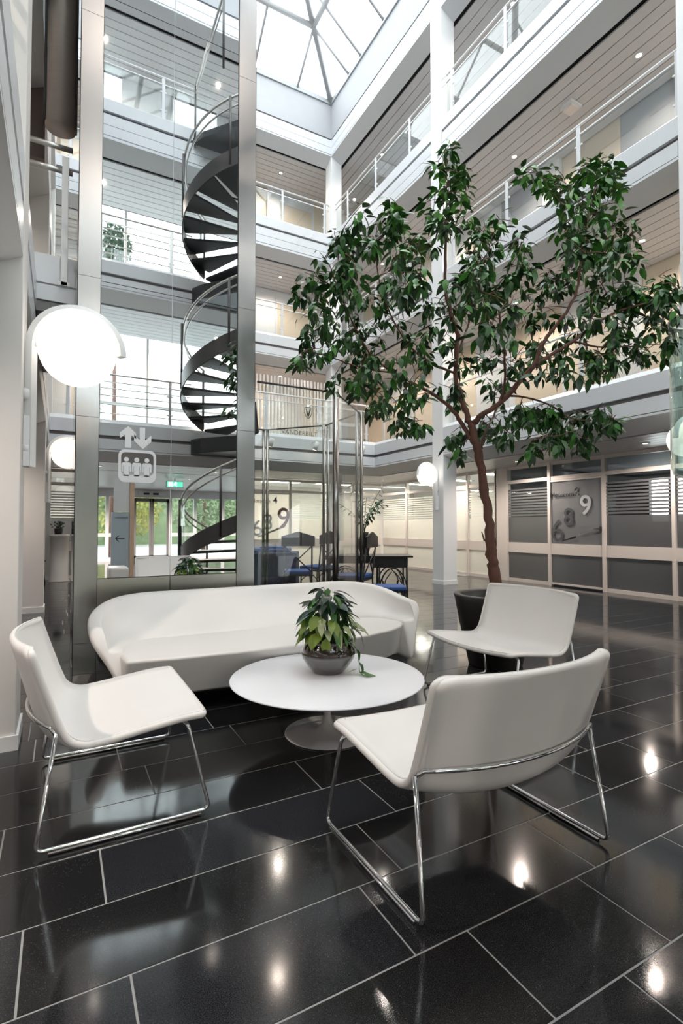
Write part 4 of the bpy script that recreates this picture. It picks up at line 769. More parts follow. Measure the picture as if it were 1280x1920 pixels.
def helix(r, dz, p0, p1, n): return [sp3(p0 + (p1-p0)*i/n, r, hz(p0 + (p1-p0)*i/n) + dz) for i in range(n+1)]
flights = [(PH0, 60), (118, 420), (478, 780)]
for p0, p1 in flights:
    n = int((p1-p0)/7)
    lo, hi = helix(SR, -.09, p0, p1, n), helix(SR, .20, p0, p1, n); lo2, hi2 = helix(SR+.02, -.09, p0, p1, n), helix(SR+.02, .20, p0, p1, n)
    m = n+1; vs = lo+hi+hi2+lo2
    fs = [(q*m+i, q*m+i+1, ((q+1) % 4)*m+i+1, ((q+1) % 4)*m+i) for q in range(4) for i in range(n)] + [(0, m, 2*m, 3*m), (n, 4*m-1, 3*m-1, 2*m-1)]
    sharp(MB().add(vs, fs, True).build('stringer', 'darkmetal', st), 40)
    MB().tube(helix(SR-.02, 1.12, p0, p1, n), .021, 8).build('handrail', 'tube', st)
    MB().tube(helix(SR-.05, .98, p0, p1, n), .015, 8).build('handrail', 'tube', st)
    MB().strip(helix(SR-.012, .22, p0+4, p1-4, n), helix(SR-.012, .90, p0+4, p1-4, n)).build('glass_balustrade', 'railglass', st)
    q = p0
    while q <= p1:
        x, y, z = sp3(q, SR+.012, hz(q)-.05); MB().tube([(x, y, max(0, z)), (x, y, z+1.17)], .022, 8).build('post', 'darkmetal', st); q += 60
x, y, z = sp3(PH0+66, SR+.02, 0); MB().box((x-.03, y-.03, 0), (x+.03, y+.03, 1.15)).build('newel_post', 'black', st)
for zf in (2.9, 6.0, 9.13):
    th = .30 if zf < 9 else .12
    MB().hexa([(-.75, -1.23, zf-th), (.95, -1.23, zf-th), (.95, -.45, zf-th), (.07, -.08, zf-th), (-.08, -.30, zf-th), (-.62, -.95, zf-th)],
              [(-.75, -1.23, zf), (.95, -1.23, zf), (.95, -.45, zf), (.07, -.08, zf), (-.08, -.30, zf), (-.62, -.95, zf)]).build('landing', 'tread', st)
zf = 9.13
for p, q in (((-.72, -1.2), (-.72, .9)),):
    MB().tube([(p[0], p[1], zf+1.1), (q[0], q[1], zf+1.1)], .02, 8).build('handrail', 'tube', st)
    MB().tube([(p[0], p[1], zf+.92), (q[0], q[1], zf+.92)], .012, 8).build('handrail', 'tube', st)
    MB().strip([(p[0], p[1], zf), (q[0], q[1], zf)], [(p[0], p[1], zf+.9), (q[0], q[1], zf+.9)], False).build('glass_balustrade', 'railglass', st)
for x, y in ((-.72, -1.2), (-.72, .9)): MB().tube([(x, y, zf-.2), (x, y, zf+1.1)], .02, 8).build('post', 'darkmetal', st)

# things of the entrance hall that show in the mirror
t = thing('sign_totem', 'blue-grey sign board with black arrow and beech edge, seen in the mirror glass', 'sign', (.97, -1.26, 0))
box('board', (-.16, -.02, .02), (.145, .02, 1.40), 'bluegrey', t); box('sign_board', (-.12, -.02, 1.41), (.145, .02, 2.05), 'white', t); bevel(box('beech_edge', (.148, -.05, 0), (.225, .05, 2.08), 'beech', t), .004, 1)
box('foot', (-.17, -.12, 0), (.23, .12, .018), 'darkmetal', t)
ar = MB()
for p, q in (((-.085, .92), (.065, .92)), ((-.085, .92), (-.03, .975)), ((-.085, .92), (-.03, .865))):
    d = Vector((q[0]-p[0], q[1]-p[1])); nn = Vector((-d.y, d.x)).normalized()*.008
    ar.add([(p[0]+nn.x, .0215, p[1]+nn.y), (p[0]-nn.x, .0215, p[1]-nn.y), (q[0]-nn.x, .0215, q[1]-nn.y), (q[0]+nn.x, .0215, q[1]+nn.y)], [(0, 1, 2, 3)])
ar.build('arrow', 'text', t)
tx = text('lettering', 'Resepsjon', .055, (0, 0, 0), 'Y', 'greyglass', None, .001); tx.matrix_world = Matrix.Translation((.12, .0215, 1.29)) @ tx.matrix_world; tx.parent = t
t = thing('bench', 'low white rounded bench end beside the sign board, seen in the mirror glass', 'bench', (.86, -.45, 0))
bevel(MB().box((-.16, -.22, .12), (.15, .22, .475)).build('seat', 'sofa', t), .05, 4); box('plinth', (-.12, -.18, 0), (.11, .18, .12), 'black', t)

# outdoors
def outdoor_tree(x, y, h, r, label, m='hedge', n=700, cz=.62, ch=.40, lf=.13):
    t = thing('garden_tree', label, 'tree', (x, y, -.03))
    MB().tube([(0, 0, 0), (.05, 0, h*.4), (0, .05, h*.75)], [.12, .09, .04], 8).build('trunk', 'bark', t)
    mb = MB()
    for _ in range(n):
        while 1:
            p = Vector((random.uniform(-1, 1), random.uniform(-1, 1), random.uniform(-1, 1)))
            if .25 < p.length < 1: break
        p = Vector((p.x*r, p.y*r, h*cz + p.z*h*ch)); u = Vector((random.gauss(0, 1), random.gauss(0, 1), random.gauss(0, 1))).normalized(); w = u.orthogonal().normalized(); sz = r*lf
        mb.add([p-u*sz, p+w*sz*.5, p+u*sz, p-w*sz*.5], [(0, 1, 2, 3)])
    stuff(mb.build('foliage', m, t))
outdoor_tree(0.2, -19.0, 5.0, 1.9, 'leafy green garden tree beyond the entrance doors, left of two in the mirror', n=1500, cz=.5, ch=.45, lf=.07)
outdoor_tree(6.4, -17.5, 5.2, 2.0, 'leafy garden tree beyond the stair handrail, right of two in the mirror', n=1500, cz=.5, ch=.45, lf=.07)
outdoor_tree(3.3, -24.0, 5.2, 2.2, 'yellowing garden tree straight behind the entrance doors in the mirror', 'gold', 1500, .5, .45, .07)
outdoor_tree(1.72, -12.6, 12.9, .62, 'slim tall garden tree seen through the second-floor windows in the mirror', 'leaf3', 700, .93, .075, .17)
t = thing('hedge', 'long dense green hedge outside behind the entrance doors, seen in the mirror', 'hedge', (3.0, -27.5, -.1)); mb = MB()
box('core', (-11, .3, 0), (11, 1.1, 4.4), 'hedge', t)
for _ in range(2600):
    c_ = Vector((random.uniform(-11, 11), random.uniform(-.25, .3), random.uniform(.2, 4.7))); u = Vector((random.gauss(0, 1), random.gauss(0, 1), random.gauss(0, 1))).normalized()*.2; w_ = u.orthogonal().normalized()*.11
    mb.add([c_-u, c_+w_, c_+u, c_-w_], [(0, 1, 2, 3)])
stuff(mb.build('foliage', 'hedge', t)); box('garden_wall', (-11, -.6, 0), (11, -.45, .9), 'white', t)
t = thing('blue_facade', 'blue upright-panelled building front outside, left in the mirror glass', 'building', (-4.4, -26, -.03))
for k in range(14): box('panel', (-3.2+k*.45, 0, .6), (-2.83+k*.45, .1, 3.2), 'blue' if k % 2 else 'bluegrey', t)
box('wall', (-3.3, .1, 0), (3.3, .5, 3.6), 'white', t)

# ------------------------------------------------------------------ lettering on the first-floor railing glass
rb_ = [o for o in COL.objects if o.name.startswith('balcony_railing') and 'rear' in o['label'] and 'first' in o['label']][0]
for xs, zs, sz in ((4.26, 3.20, .135), (5.90, 3.17, .11)):
    o = text('lettering', 'VANDERBILT' , sz, (xs, 10.60, zs), 'y', 'text', None, .001, -.001, 1.15)
    mw = o.matrix_world.copy(); o.parent = rb_; o.matrix_world = mw
    o.location = Vector((xs, 10.60, zs)) - Vector(rb_.location)
def onrail(poly_o, poly_i, name):
    b = Vector(rb_.location); n = len(poly_o)
    MB().add([Vector((x, 10.60, z))-b for x, z in poly_o+poly_i], [(k, (k+1) % n, n+(k+1) % n, n+k) for k in range(n)]).build(name, 'text', rb_)
sh = lambda s_: [(4.91 - .10*s_, 3.72+.12*s_), (4.91, 3.72+.135*s_), (4.91+.10*s_, 3.72+.12*s_), (4.91+.10*s_, 3.72), (4.91+.06*s_, 3.72-.09*s_), (4.91, 3.72-.14*s_), (4.91-.06*s_, 3.72-.09*s_), (4.91-.10*s_, 3.72)]
onrail(sh(1.0), sh(.86), 'shield_emblem')
b = Vector(rb_.location)
MB().add([Vector((4.91+x, 10.60, 3.72+z))-b for x, z in ((-.07, .09), (-.04, .09), (0, -.03), (.04, .09), (.07, .09), (.012, -.09), (-.012, -.09))], [(0, 1, 2, 6), (2, 3, 4, 5), (2, 5, 6)]).build('emblem_letter', 'text', rb_)

# ------------------------------------------------------------------ lounge chairs
def chair_shell():
    """one upholstered sheet: seat curving up into the back, sagging towards its middle"""
    edge = [(.585, .385), (.50, .383), (.36, .366), (.22, .348), (.145, .348), (.095, .378), (.065, .44), (.03, .54), (.0, .63), (-.022, .70)]
    mid = [(.60, .366), (.50, .352), (.36, .326), (.21, .298), (.10, .296), (.028, .328), (-.012, .40), (-.048, .52), (-.075, .62), (-.098, .70)]
    NU = 17; TS = [0, .003, .008, .015, .024, .036] + [.06 + .88*k/30 for k in range(31)] + [.964, .976, .985, .992, .997, 1]; NV = len(TS)-1
    def curve(P, t):
        x = t*(len(P)-1); i = min(int(x), len(P)-2); f = x - i
        g = lambda q: P[max(0, min(len(P)-1, q))]
        a, b, c, d = g(i-1), g(i), g(i+1), g(i+2)
        return [.5*(2*b[j] + (c[j]-a[j])*f + (2*a[j]-5*b[j]+4*c[j]-d[j])*f*f + (3*b[j]-a[j]-3*c[j]+d[j])*f**3) for j in (0, 1)]
    V, F = [], []; r = .042
    for iv in range(NV+1):
        t = TS[iv]; e, m = curve(edge, t), curve(mid, t)
        da = min(t, 1-t)*1.12; hw = .385
        if da < r: hw -= r - math.sqrt(max(0, r*r - (r-da)**2))
        for iu in range(NU):
            u = -1 + 2*iu/(NU-1); w = 1 - abs(u)**2.2
            V.append((u*hw, e[0]*(1-w) + m[0]*w, e[1]*(1-w) + m[1]*w))
    for iv in range(NV):
        for iu in range(NU-1):
            a = iv*NU+iu; F.append((a, a+1, a+NU+1, a+NU))
    rim = [V[i] for i in range(NU)] + [V[k*NU+NU-1] for k in range(1, NV+1)] + [V[NV*NU+i] for i in range(NU-2, -1, -1)] + [V[k*NU] for k in range(NV-1, 0, -1)]
    return V, F, rim, [curve(mid, .66), curve(edge, .66)]
def make_chair():
    t = thing('lounge_chair', '-', 'chair')
    V, F, rim, _ = chair_shell()
    o = MB().add(V, F, True).build('shell', 'leather', t)
    s = o.modifiers.new('thickness', 'SOLIDIFY'); s.thickness = .026; s.offset = 0
    R_ = [Vector(p) for p in rim]; Q = [R_[0]]
    for p in R_[1:]:
        if (p - Q[-1]).length > .004: Q.append(p)
    MB().tube(Q + [Q[0]], .0134, 12, False).build('edge_roll', 'leather', t)
    cen = Vector((0, .25, .42)); ins = []
    for p in Q:
        ins.append(p + Vector((-p.x, 0, 0)).normalized()*.004 if abs(p.x) > .37 else p)
    MB().tube([p + Vector((0, .006, .0122)) for p in ins + ins[:1]], .0022, 5, False).build('edge_seam', 'thread', t)
    r = .0075
    bar = [(.395, .060, .402)] + [(x, .072 - .094*(1-(abs(x)/.385)**2.2) - .024, .425) for x in [.375-.75*k/18 for k in range(19)]] + [(-.395, .060, .402)]
    for sg in (1, -1):
        pts = [(sg*.30, .50, .350), (sg*.392, .515, .365), (sg*.412, .600, .020), (sg*.412, .0, .020), (sg*.395, .060, .408)]
        MB().tube(fillet(pts, [.03, .035, .03], 7), r, 10).build('sled_leg', 'chrome', t)
        MB().tube([(sg*.412, .565, .0075), (sg*.412, .04, .0075)], .0075, 8).build('floor_glide', 'chrome', t)
    MB().tube(fillet(bar, .03, 3) if False else bar, r, 10).build('back_bar', 'chrome', t)
    for x in (.2, -.2): MB().tube([(x, .51, .345), (x*1.5, .50, .350)], .012, 8).build('fixing', 'darkmetal', t)
    MB().tube([(.31, .50, .350), (-.31, .50, .350)], r, 8).build('cross_bar', 'chrome', t)
    return t
ch1 = make_chair()
ch1.location = (1.322, 1.19, 0); ch1['label'] = 'white leather lounge chair on chrome sled legs seen from behind, nearest the camera'; ch1['group'] = 'white lounge chairs round the table'
ch2 = copy_tree(ch1); ch2.location = (-.062, 2.50, 0); ch2.rotation_euler.z = -PI/2; ch2['label'] = 'white leather lounge chair in side view beside the left wall pillar'
ch3 = copy_tree(ch1); ch3.location = (2.90, 2.585, 0); ch3.rotation_euler.z = PI/2; ch3['label'] = 'white leather lounge chair in front of the black tree pot'

# ------------------------------------------------------------------ sofa
def make_sofa():
    OX, OY = 1.385, 3.8
    t = thing('sofa', 'long off-white upholstered sofa with flared wrap-round back', 'sofa', (OX, OY, 0))
    xa, xb, yf, yb, r = .165, 2.605, 3.50, 4.18, .52      # plan of the rim, arm front to arm front
    path = [(xa, yf), (xa, yf+.07), (xa, yb-r)]
    for k in range(1, 11): a = PI - PI/2*k/10; path.append((xa+r + r*math.cos(a), yb-r + r*math.sin(a)))
    for k in range(1, 14): path.append((xa+r + (xb-xa-2*r)*k/14, yb))
    for k in range(10): a = PI/2 - PI/2*k/10; path.append((xb-r + r*math.cos(a), yb-r + r*math.sin(a)))
    path += [(xb, yb-r), (xb, yf+.07), (xb, yf)]
    N = len(path); V, F = [], []; sn = 0
    for i, (x, y) in enumerate(path):
        p, q = path[max(0, i-1)], path[min(N-1, i+1)]; tx, ty = q[0]-p[0], q[1]-p[1]; l = math.hypot(tx, ty); tx, ty = tx/l, ty/l
        nx, ny = -ty, tx
        f = max(0, min(1, (y - yf)/(yb - yf))); f = f*f*(3-2*f); g = .42 + .58*f
        zt = .535 + .115*f
        sec = [(-.22, .10), (-.18, .115), (-.11, .28), (-.035, zt-.15), (.005, zt-.075), (.012, zt-.03), (-.006, zt-.004), (-.04, zt), (-.082, zt-.012), (-.112*g-.03*(1-g), zt-.045)]
        sec += [(-.20*g - .03*(1-g), zt-.14), (-.40*g - .02, .40), (-.48*g, .36), (-.50*g, .20)]
        sn = len(sec)
        for o_, z in sec:
            lean = -(zt - z)*.50*max(0, 1 - (y - yf)/.34)**1.4
            V.append((x + nx*o_ - OX, y + ny*o_ + lean - OY, z))
    rings = [V[i*sn:(i+1)*sn] for i in range(N)]
    def shrunk(rg, k, dy):
        c = sum((Vector(p) for p in rg), Vector())/len(rg)
        return [tuple(c.lerp(Vector(p), k) + Vector((0, dy, 0))) for p in rg]
    ends = ((.94, -.016), (.82, -.030), (.6, -.042), (.3, -.048))
    rings = [shrunk(rings[0], k, d) for k, d in reversed(ends)] + rings + [shrunk(rings[-1], k, d) for k, d in ends]
    V = [p for rg in rings for p in rg]; N = len(rings)
    for i in range(N-1):
        for j in range(sn-1):
            a = i*sn+j; F.append((a, a+sn, a+sn+1, a+1))
        a = i*sn; F.append((a, a+sn-1, a+2*sn-1, a+sn))
    F.append(tuple(range(sn))); F.append(tuple(((N-1)*sn + j) for j in range(sn))[::-1])
    o = MB().add(V, F, True).build('wrap_back', 'sofa', t)
    o.modifiers.new('smooth', 'SUBSURF').render_levels = 2; o.modifiers['smooth'].levels = 1
    pl = [(.325, 3.40), (.335, 3.17), (.60, 3.125), (1.0, 3.10), (1.5, 3.09), (1.9, 3.125), (2.18, 3.21), (2.33, 3.30), (2.425, 3.42), (2.44, 3.6), (2.2, 3.85), (.55, 3.85), (.32, 3.6)]
    bot = [(p[0], p[1] + (.12 if p[1] < 3.35 else 0), .125) for p in pl]; top = [(p[0], p[1], .378) for p in pl]
    o = MB().hexa([(x-OX, y-OY, z) for x, y, z in bot], [(x-OX, y-OY, z) for x, y, z in top]).build('seat', 'sofa', t); bevel(o, .022, 4)
    for x, y in ((xa+.35, 3.60), (xb-.35, 3.60), (xa+.40, 3.92), (xb-.40, 3.92)): MB().tube([(x-OX, y-OY, 0), (x-OX, y-OY, .12)], .022, 12).build('foot', 'black', t)
make_sofa()

# ------------------------------------------------------------------ pedestal table
t = thing('coffee_table', 'round matt white pedestal table in the middle of the seating group', 'table', (1.318, 2.585, 0))
def ell(prof, c, sx, sy, n=72):
    mb = MB(); m = len(prof)
    vs = [(r*sx*math.cos(2*PI*j/n), r*sy*math.sin(2*PI*j/n), z) for r, z in prof for j in range(n)]
    fs = [(i*n+j, i*n+(j+1) % n, (i+1)*n+(j+1) % n, (i+1)*n+j) for i in range(m-1) for j in range(n)]
    return mb.add(vs, fs, True)
sharp(ell([(0, .284), (.90, .284), (.975, .298), (1.0, .306), (.998, .310), (.994, .3115), (0, .3115)], 0, .535, .535).build('tabletop', 'table', t), 50)
sharp(ell([(0, 0), (.99, 0), (1.0, .004), (.99, .008), (.6, .014), (.25, .026), (.13, .05), (.085, .10), (.078, .2), (.085, .284), (0, .284)], 0, .237, .237).build('pedestal', 'tablebase', t), 60)

# ------------------------------------------------------------------ pot plant on the table
PX, PY, PZ = 1.362, 2.66, .3115
pp = thing('plant_pot', 'dark glazed round pot holding a trailing plant on the white table', 'pot', (PX, PY, PZ))
MB().lathe([(0, 0), (.088, 0), (.094, .006), (.125, .045), (.150, .085), (.155, .11), (.150, .135), (.135, .162), (.128, .172), (.134, .180), (.136, .187), (.130, .190), (.122, .182), (.118, .165), (0, .165)], n=56).build('bowl', 'glaze', pp)
MB().lathe([(0, .174), (.117, .170)], n=32).build('soil', 'soil', pp)
pt = thing('trailing_plant', 'bushy pothos with dark top leaves and yellow-green lower leaves', 'plant', (PX, PY, PZ+.172))
random.seed(21)
LM = {}
for k, m in enumerate(('pleaf1', 'pleaf2', 'pleaf3', 'pleaf4')):
    for v in range(2):
        me = leafmesh('leaf_blade', .115+.02*v, .066-.008*v, .22+.2*v, .18, 5, heart=(k in (0, 3))); me.materials.append(M[m]); LM[(m, v)] = me
stems = MB()
ru, rv = Vector((.878, -.478, 0)), Vector((-.478, -.878, 0))   # picture-right and towards-viewer directions for the lopsided habit
def pleaf(base, az, pitch, roll, m, sc=1.0, stem=True):
    o = bpy.data.objects.new('leaf', LM[(m, random.randint(0, 1))]); COL.objects.link(o); o.parent = pt
    o.matrix_local = Matrix.Translation(base) @ Matrix.Rotation(az, 4, 'Z') @ Matrix.Rotation(-pitch, 4, 'Y') @ Matrix.Rotation(roll, 4, 'X') @ Matrix.Diagonal((sc, sc, sc, 1))
    if stem:
        b = Vector(base); s0 = Vector((b.x*.25, b.y*.25, -.005)); stems.tube([s0, s0.lerp(b, .5) + Vector((0, 0, .03)), b], .0017, 5, False)
for i in range(110):
    h = (i+.5)/110; az = i*2.39996 + random.uniform(-.3, .3)
    z = .05 + .235*h**1.05; rad = .120*(1-h)**.55 + .012 + random.uniform(-.015, .02)
    base = (rad*math.cos(az), rad*math.sin(az), z + random.uniform(-.01, .02))
    d = Vector((math.cos(az), math.sin(az), 0)); right = d.dot(ru)
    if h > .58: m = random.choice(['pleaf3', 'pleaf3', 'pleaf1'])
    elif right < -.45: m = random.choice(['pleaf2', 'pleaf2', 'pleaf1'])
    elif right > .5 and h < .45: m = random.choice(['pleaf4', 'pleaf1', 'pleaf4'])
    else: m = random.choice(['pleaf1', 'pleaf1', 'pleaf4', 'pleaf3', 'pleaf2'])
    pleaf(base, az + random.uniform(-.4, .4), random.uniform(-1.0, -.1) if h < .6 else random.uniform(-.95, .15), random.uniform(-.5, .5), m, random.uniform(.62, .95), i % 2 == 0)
# big drooping leaves in front and at the sides
for dr, dv, z, az_off, pitch, m, sc in ((-.12, .02, .10, PI, -.75, 'pleaf2', 1.0), (-.09, .0, .16, PI, -.4, 'pleaf2', 1.0), (-.01, .132, .045, 0, -1.35, 'pleaf2', .85), (.125, .06, .05, -.3, -1.3, 'pleaf1', .95),
                              (.13, .02, .11, .1, -.45, 'pleaf4', 1.2), (.16, .04, .085, 0, -.9, 'pleaf4', 1.0), (.06, .06, .21, -.2, -.5, 'pleaf1', 1.1), (-.08, .08, .19, 2.4, -.4, 'pleaf3', 1.1)):
    p = ru*dr + rv*dv; az = math.atan2((ru*math.cos(az_off)+rv*math.sin(abs(az_off))*.5).y, (ru*math.cos(az_off)+rv*math.sin(abs(az_off))*.5).x)
    if dv > .12: az = math.atan2(rv.y, rv.x)
    pleaf((p.x, p.y, z), az, pitch, random.uniform(-.2, .2), m, sc)
vine = [Vector((0, 0, 0))+ru*.10+rv*.05+Vector((0, 0, .03)), ru*.165+rv*.075+Vector((0, 0, -.03)), ru*.175+rv*.08+Vector((0, 0, -.10)), ru*.175+rv*.085+Vector((0, 0, -.155)), ru*.20+rv*.12+Vector((0, 0, -.162))]
stems.tube(fillet(vine, .03, 4), .0022, 5, False)
for i, (p, a, pi_, m) in enumerate(((vine[1], .2, -1.2, 'pleaf1'), (vine[2], 0.4, -.7, 'pleaf1'), (vine[3]+Vector((0, 0, .02)), 2.6, -.15, 'pleaf2'), (vine[3], -.6, .05, 'pleaf1'), (vine[4], -.2, .08, 'pleaf1'))):
    pleaf(tuple(p), a, pi_, .2, m, .62, False)
stuff(stems.build('stems', 'pleaf1', pt))

# ------------------------------------------------------------------ indoor tree in its black pot
TX, TY = 3.183, 3.181
tp = thing('tree_pot', 'tall tapered matt black planter behind the right lounge chair', 'planter', (TX, TY, 0))
MB().lathe([(0, 0), (.205, 0), (.215, .01), (.29, .35), (.325, .545), (.335, .575), (.33, .585), (.285, .585), (.275, .57), (.265, .50), (0, .50)], n=56).build('shell', 'blackpot', tp)
MB().lathe([(0, .525), (.268, .515)], n=32).build('soil', 'soil', tp)
tr = thing('indoor_tree', 'tall slender indoor fig tree with glossy drooping leaves', 'tree', (TX, TY, 0))
A_, B_ = Vector((.8783, -.4781, 0)), Vector((.4781, .8783, 0))
def T(p): return A_*p[0] + B_*p[1] + Vector((0, 0, p[2]))
random.seed(4)
def smooth_path(pts, rs, n=4):
    P, R = [], []
    for i in range(len(pts)-1):
        a, b, c, d = pts[max(0, i-1)], pts[i], pts[i+1], pts[min(len(pts)-1, i+2)]
        for k in range(n):
            f = k/n; P.append(.5*(2*b + (c-a)*f + (2*a-5*b+4*c-d)*f*f + (3*b-a-3*c+d)*f**3)); R.append(rs[i]*(1-f) + rs[i+1]*f)
    return P + [pts[-1]], R + [rs[-1]]
nodes_ = []
for bi, br_ in enumerate(TREE_BRANCHES):
    pts = [T(q) for q in br_]; rs = [q[3] for q in br_]
    if bi == 0: pts[0].z = .50
    P, R = smooth_path(pts, rs, 5)
    P = [p + Vector((random.gauss(0, 1), random.gauss(0, 1), 0))*min(.006, r*.25) for p, r in zip(P, R)]
    MB().tube(P, [r*(1+random.uniform(-.08, .10)) for r in R], 10 if bi == 0 else 7).build('trunk' if bi == 0 else 'branch', 'bark', tr)
    if bi: nodes_ += [(p, r) for p, r in zip(P, R)]
for p in (((-.01, 0, 1.02), (-.09, -.02, 1.03), (-.11, -.02, 1.10)),): MB().tube([T(q) for q in p], [.014, .009, .004], 6).build('stub', 'bark', tr)
LT = []
for m in ('leaf1', 'leaf1', 'leaf3', 'leaf2', 'leaf4'):
    for L_, w_, dr_ in ((.145, .062, .22), (.12, .054, .40)):
        me = leafmesh('fig_leaf', L_, w_, dr_, .16, 4); me.materials.append(M[m]); LT.append(me)
twigs = MB(); leaves = []
for tip in sorted(TREE_TIPS, key=lambda p_: min((n_[0]-T(p_)).length for n_ in nodes_)):
    c = T(tip); q, r = min(nodes_, key=lambda n_: (n_[0]-c).length - .25*(c.z - n_[0].z))
    mid_ = q.lerp(c, .55) + Vector((0, 0, .05*(q-c).length)); twigs.tube([q, mid_, c], [min(r, .005), .0032, .002], 5, False); nodes_ += [(mid_, .004), (c, .003)]
    out = (c - q); out.z = 0; a0 = math.atan2(out.y, out.x); n = random.randint(7, 10)
    upf = max(0, (tip[2]-3.2)/1.2)          # top shoots stand more upright
    for j in range(n):
        az = a0 + j*2.4 + random.uniform(-.4, .4); pitch = random.uniform(-1.25, -.05) + upf*random.uniform(.1, .9)
        k = random.choice((0, 1, 2, 3, 4, 5, 6, 7)) if upf < .3 else random.choice((0, 1, 2, 6, 7, 8, 9))  # upper tips take the brighter greens
        base = c - Vector((0, 0, random.uniform(0, .09))) + Vector((random.gauss(0, .012), random.gauss(0, .012), 0))
        mtx = Matrix.Translation(base) @ Matrix.Rotation(az, 4, 'Z') @ Matrix.Rotation(-pitch, 4, 'Y') @ Matrix.Rotation(random.uniform(-.7, .7), 4, 'X') @ Matrix.Translation((.02, 0, 0))
        s_ = random.uniform(.52, .84); leaves.append((k, mtx @ Matrix.Diagonal((s_, s_, s_, 1)), base, s_))
stuff(twigs.build('twigs', 'bark', tr))
cp = Vector((-TX, -TY, 1.143))
leaves.sort(key=lambda l: (l[2]-cp).length/l[3])
rest_l = [MB() for _ in LT]
for i, (k, mtx, b_, s_) in enumerate(leaves):
    if i < 300:
        o = bpy.data.objects.new('leaf', LT[k]); COL.objects.link(o); o.parent = tr; o.matrix_local = mtx
    else:
        me = LT[k]; rest_l[k].add([mtx @ v.co for v in me.vertices], [tuple(p.vertices) for p in me.polygons], True)
for k, mb in enumerate(rest_l):
    if mb.v: stuff(mb.build('foliage', LT[k].materials[0], tr))

# ------------------------------------------------------------------ things beyond the glass
def iron_chair(label, x, y, rz, seat=True):
    t = thing('iron_chair', label, 'chair', (x, y, 0), rz)
    for sx in (-.2, .2):
        MB().tube([(sx, .2, 0), (sx, .19, .44)], .012, 8).build('leg', 'black', t)
        MB().tube([(sx, -.22, 0), (sx, -.19, .44), (sx, -.25, 1.0)], .012, 8).build('leg', 'black', t)
    MB().tube([(-.2, -.20, .48), (.2, -.243, .86)], .010, 6).build('cross_stay', 'black', t); MB().tube([(.2, -.20, .48), (-.2, -.243, .86)], .010, 6).build('cross_stay', 'black', t)
    MB().hexa([(-.24, -.26, .86), (.24, -.26, .86), (.24, -.26, 1.0), (0, -.27, 1.07), (-.24, -.26, 1.0)], [(-.24, -.235, .86), (.24, -.235, .86), (.24, -.235, 1.0), (0, -.245, 1.07), (-.24, -.235, 1.0)]).build('back_panel', 'black', t)
    box('seat_frame', (-.22, -.2, .42), (.22, .22, .44), 'black', t)
    bevel(box('cushion', (-.22, -.19, .44), (.22, .22, .50), 'blue', t), .02, 3)
    for sx in (-.2, .2):
        MB().tube([(sx, .2, .25), (sx*.9, .0, .40), (sx, -.2, .25)], .008, 6).build('scroll', 'black', t)
    return t
CR = -math.radians(28.56)
iron_chair('black iron chair with crossed back and blue cushion behind the glass enclosure', 3.10, 7.05, CR + .1)
iron_chair('black iron chair seen edge-on beside the black side table', 3.52, 6.10, CR + 1.2)
iron_chair('black iron armchair behind the crossed-back chair, turned to the left', 3.75, 7.7, CR + .9)
t = thing('stool', 'low iron stool with blue cushion just behind the right sofa end', 'stool', (3.43, 5.12, 0), CR)
for sx in (-.17, .17):
    for sy_ in (-.15, .15): MB().tube([(sx, sy_, 0), (sx, sy_, .39)], .012, 8).build('leg', 'black', t)
box('seat_frame', (-.19, -.17, .38), (.19, .17, .395), 'black', t); bevel(box('cushion', (-.19, -.17, .395), (.19, .17, .445), 'blue', t), .018, 3)
t = thing('side_table', 'black side table with scrolled iron legs right of the glass enclosure', 'table', (3.95, 6.45, 0), CR)
bevel(box('tabletop', (-.62, -.3, .705), (.62, .3, .73), 'black', t), .004, 1); box('drawer_box', (.05, -.24, .56), (.55, .24, .705), 'black', t); box('apron', (-.58, -.24, .62), (.05, .24, .705), 'black', t)
for x in (-.56, -.1, .15, .54):
    for y in (-.23, .23):
        MB().tube([(x, y, 0), (x, y, .6)], .014, 8).build('leg', 'black', t)
for x0_, x1_ in ((-.56, -.1), (.15, .54)):
    for y in (-.23, .23):
        w_ = (x1_-x0_)/2; c_ = (x0_+x1_)/2
        MB().tube([(c_ + w_*math.cos(PI*k/12), y, .22 + .33*math.sin(PI*k/12)) for k in range(13)], .010, 6).build('arch', 'black', t)
        for sg in (-1, 1):
            MB().tube([(c_ + sg*(.02 + .10*math.sin(PI*k/10)), y, .50 - .35*k/10) for k in range(11)], .008, 6).build('scroll', 'black', t)
            MB().tube([(c_ + sg*(.13 + .03*math.cos(k*.7)), y, .30 + .03*math.sin(k*.7)) for k in range(9)], .007, 6).build('scroll', 'black', t)
t = thing('cloth_table', 'table fully draped in navy blue cloth behind the glass enclosure', 'table', (2.95, 7.75, 0), CR)
bevel(box('drape', (-.62, -.3, .01), (.42, .3, .74), 'navy', t), .02, 3); bevel(box('folded_cloth', (-.42, -.25, .742), (.30, .2, .80), 'blue', t), .02, 3); bevel(box('folded_cloth', (-.15, -.22, .802), (.22, .18, .83), 'blue', t), .012, 3)
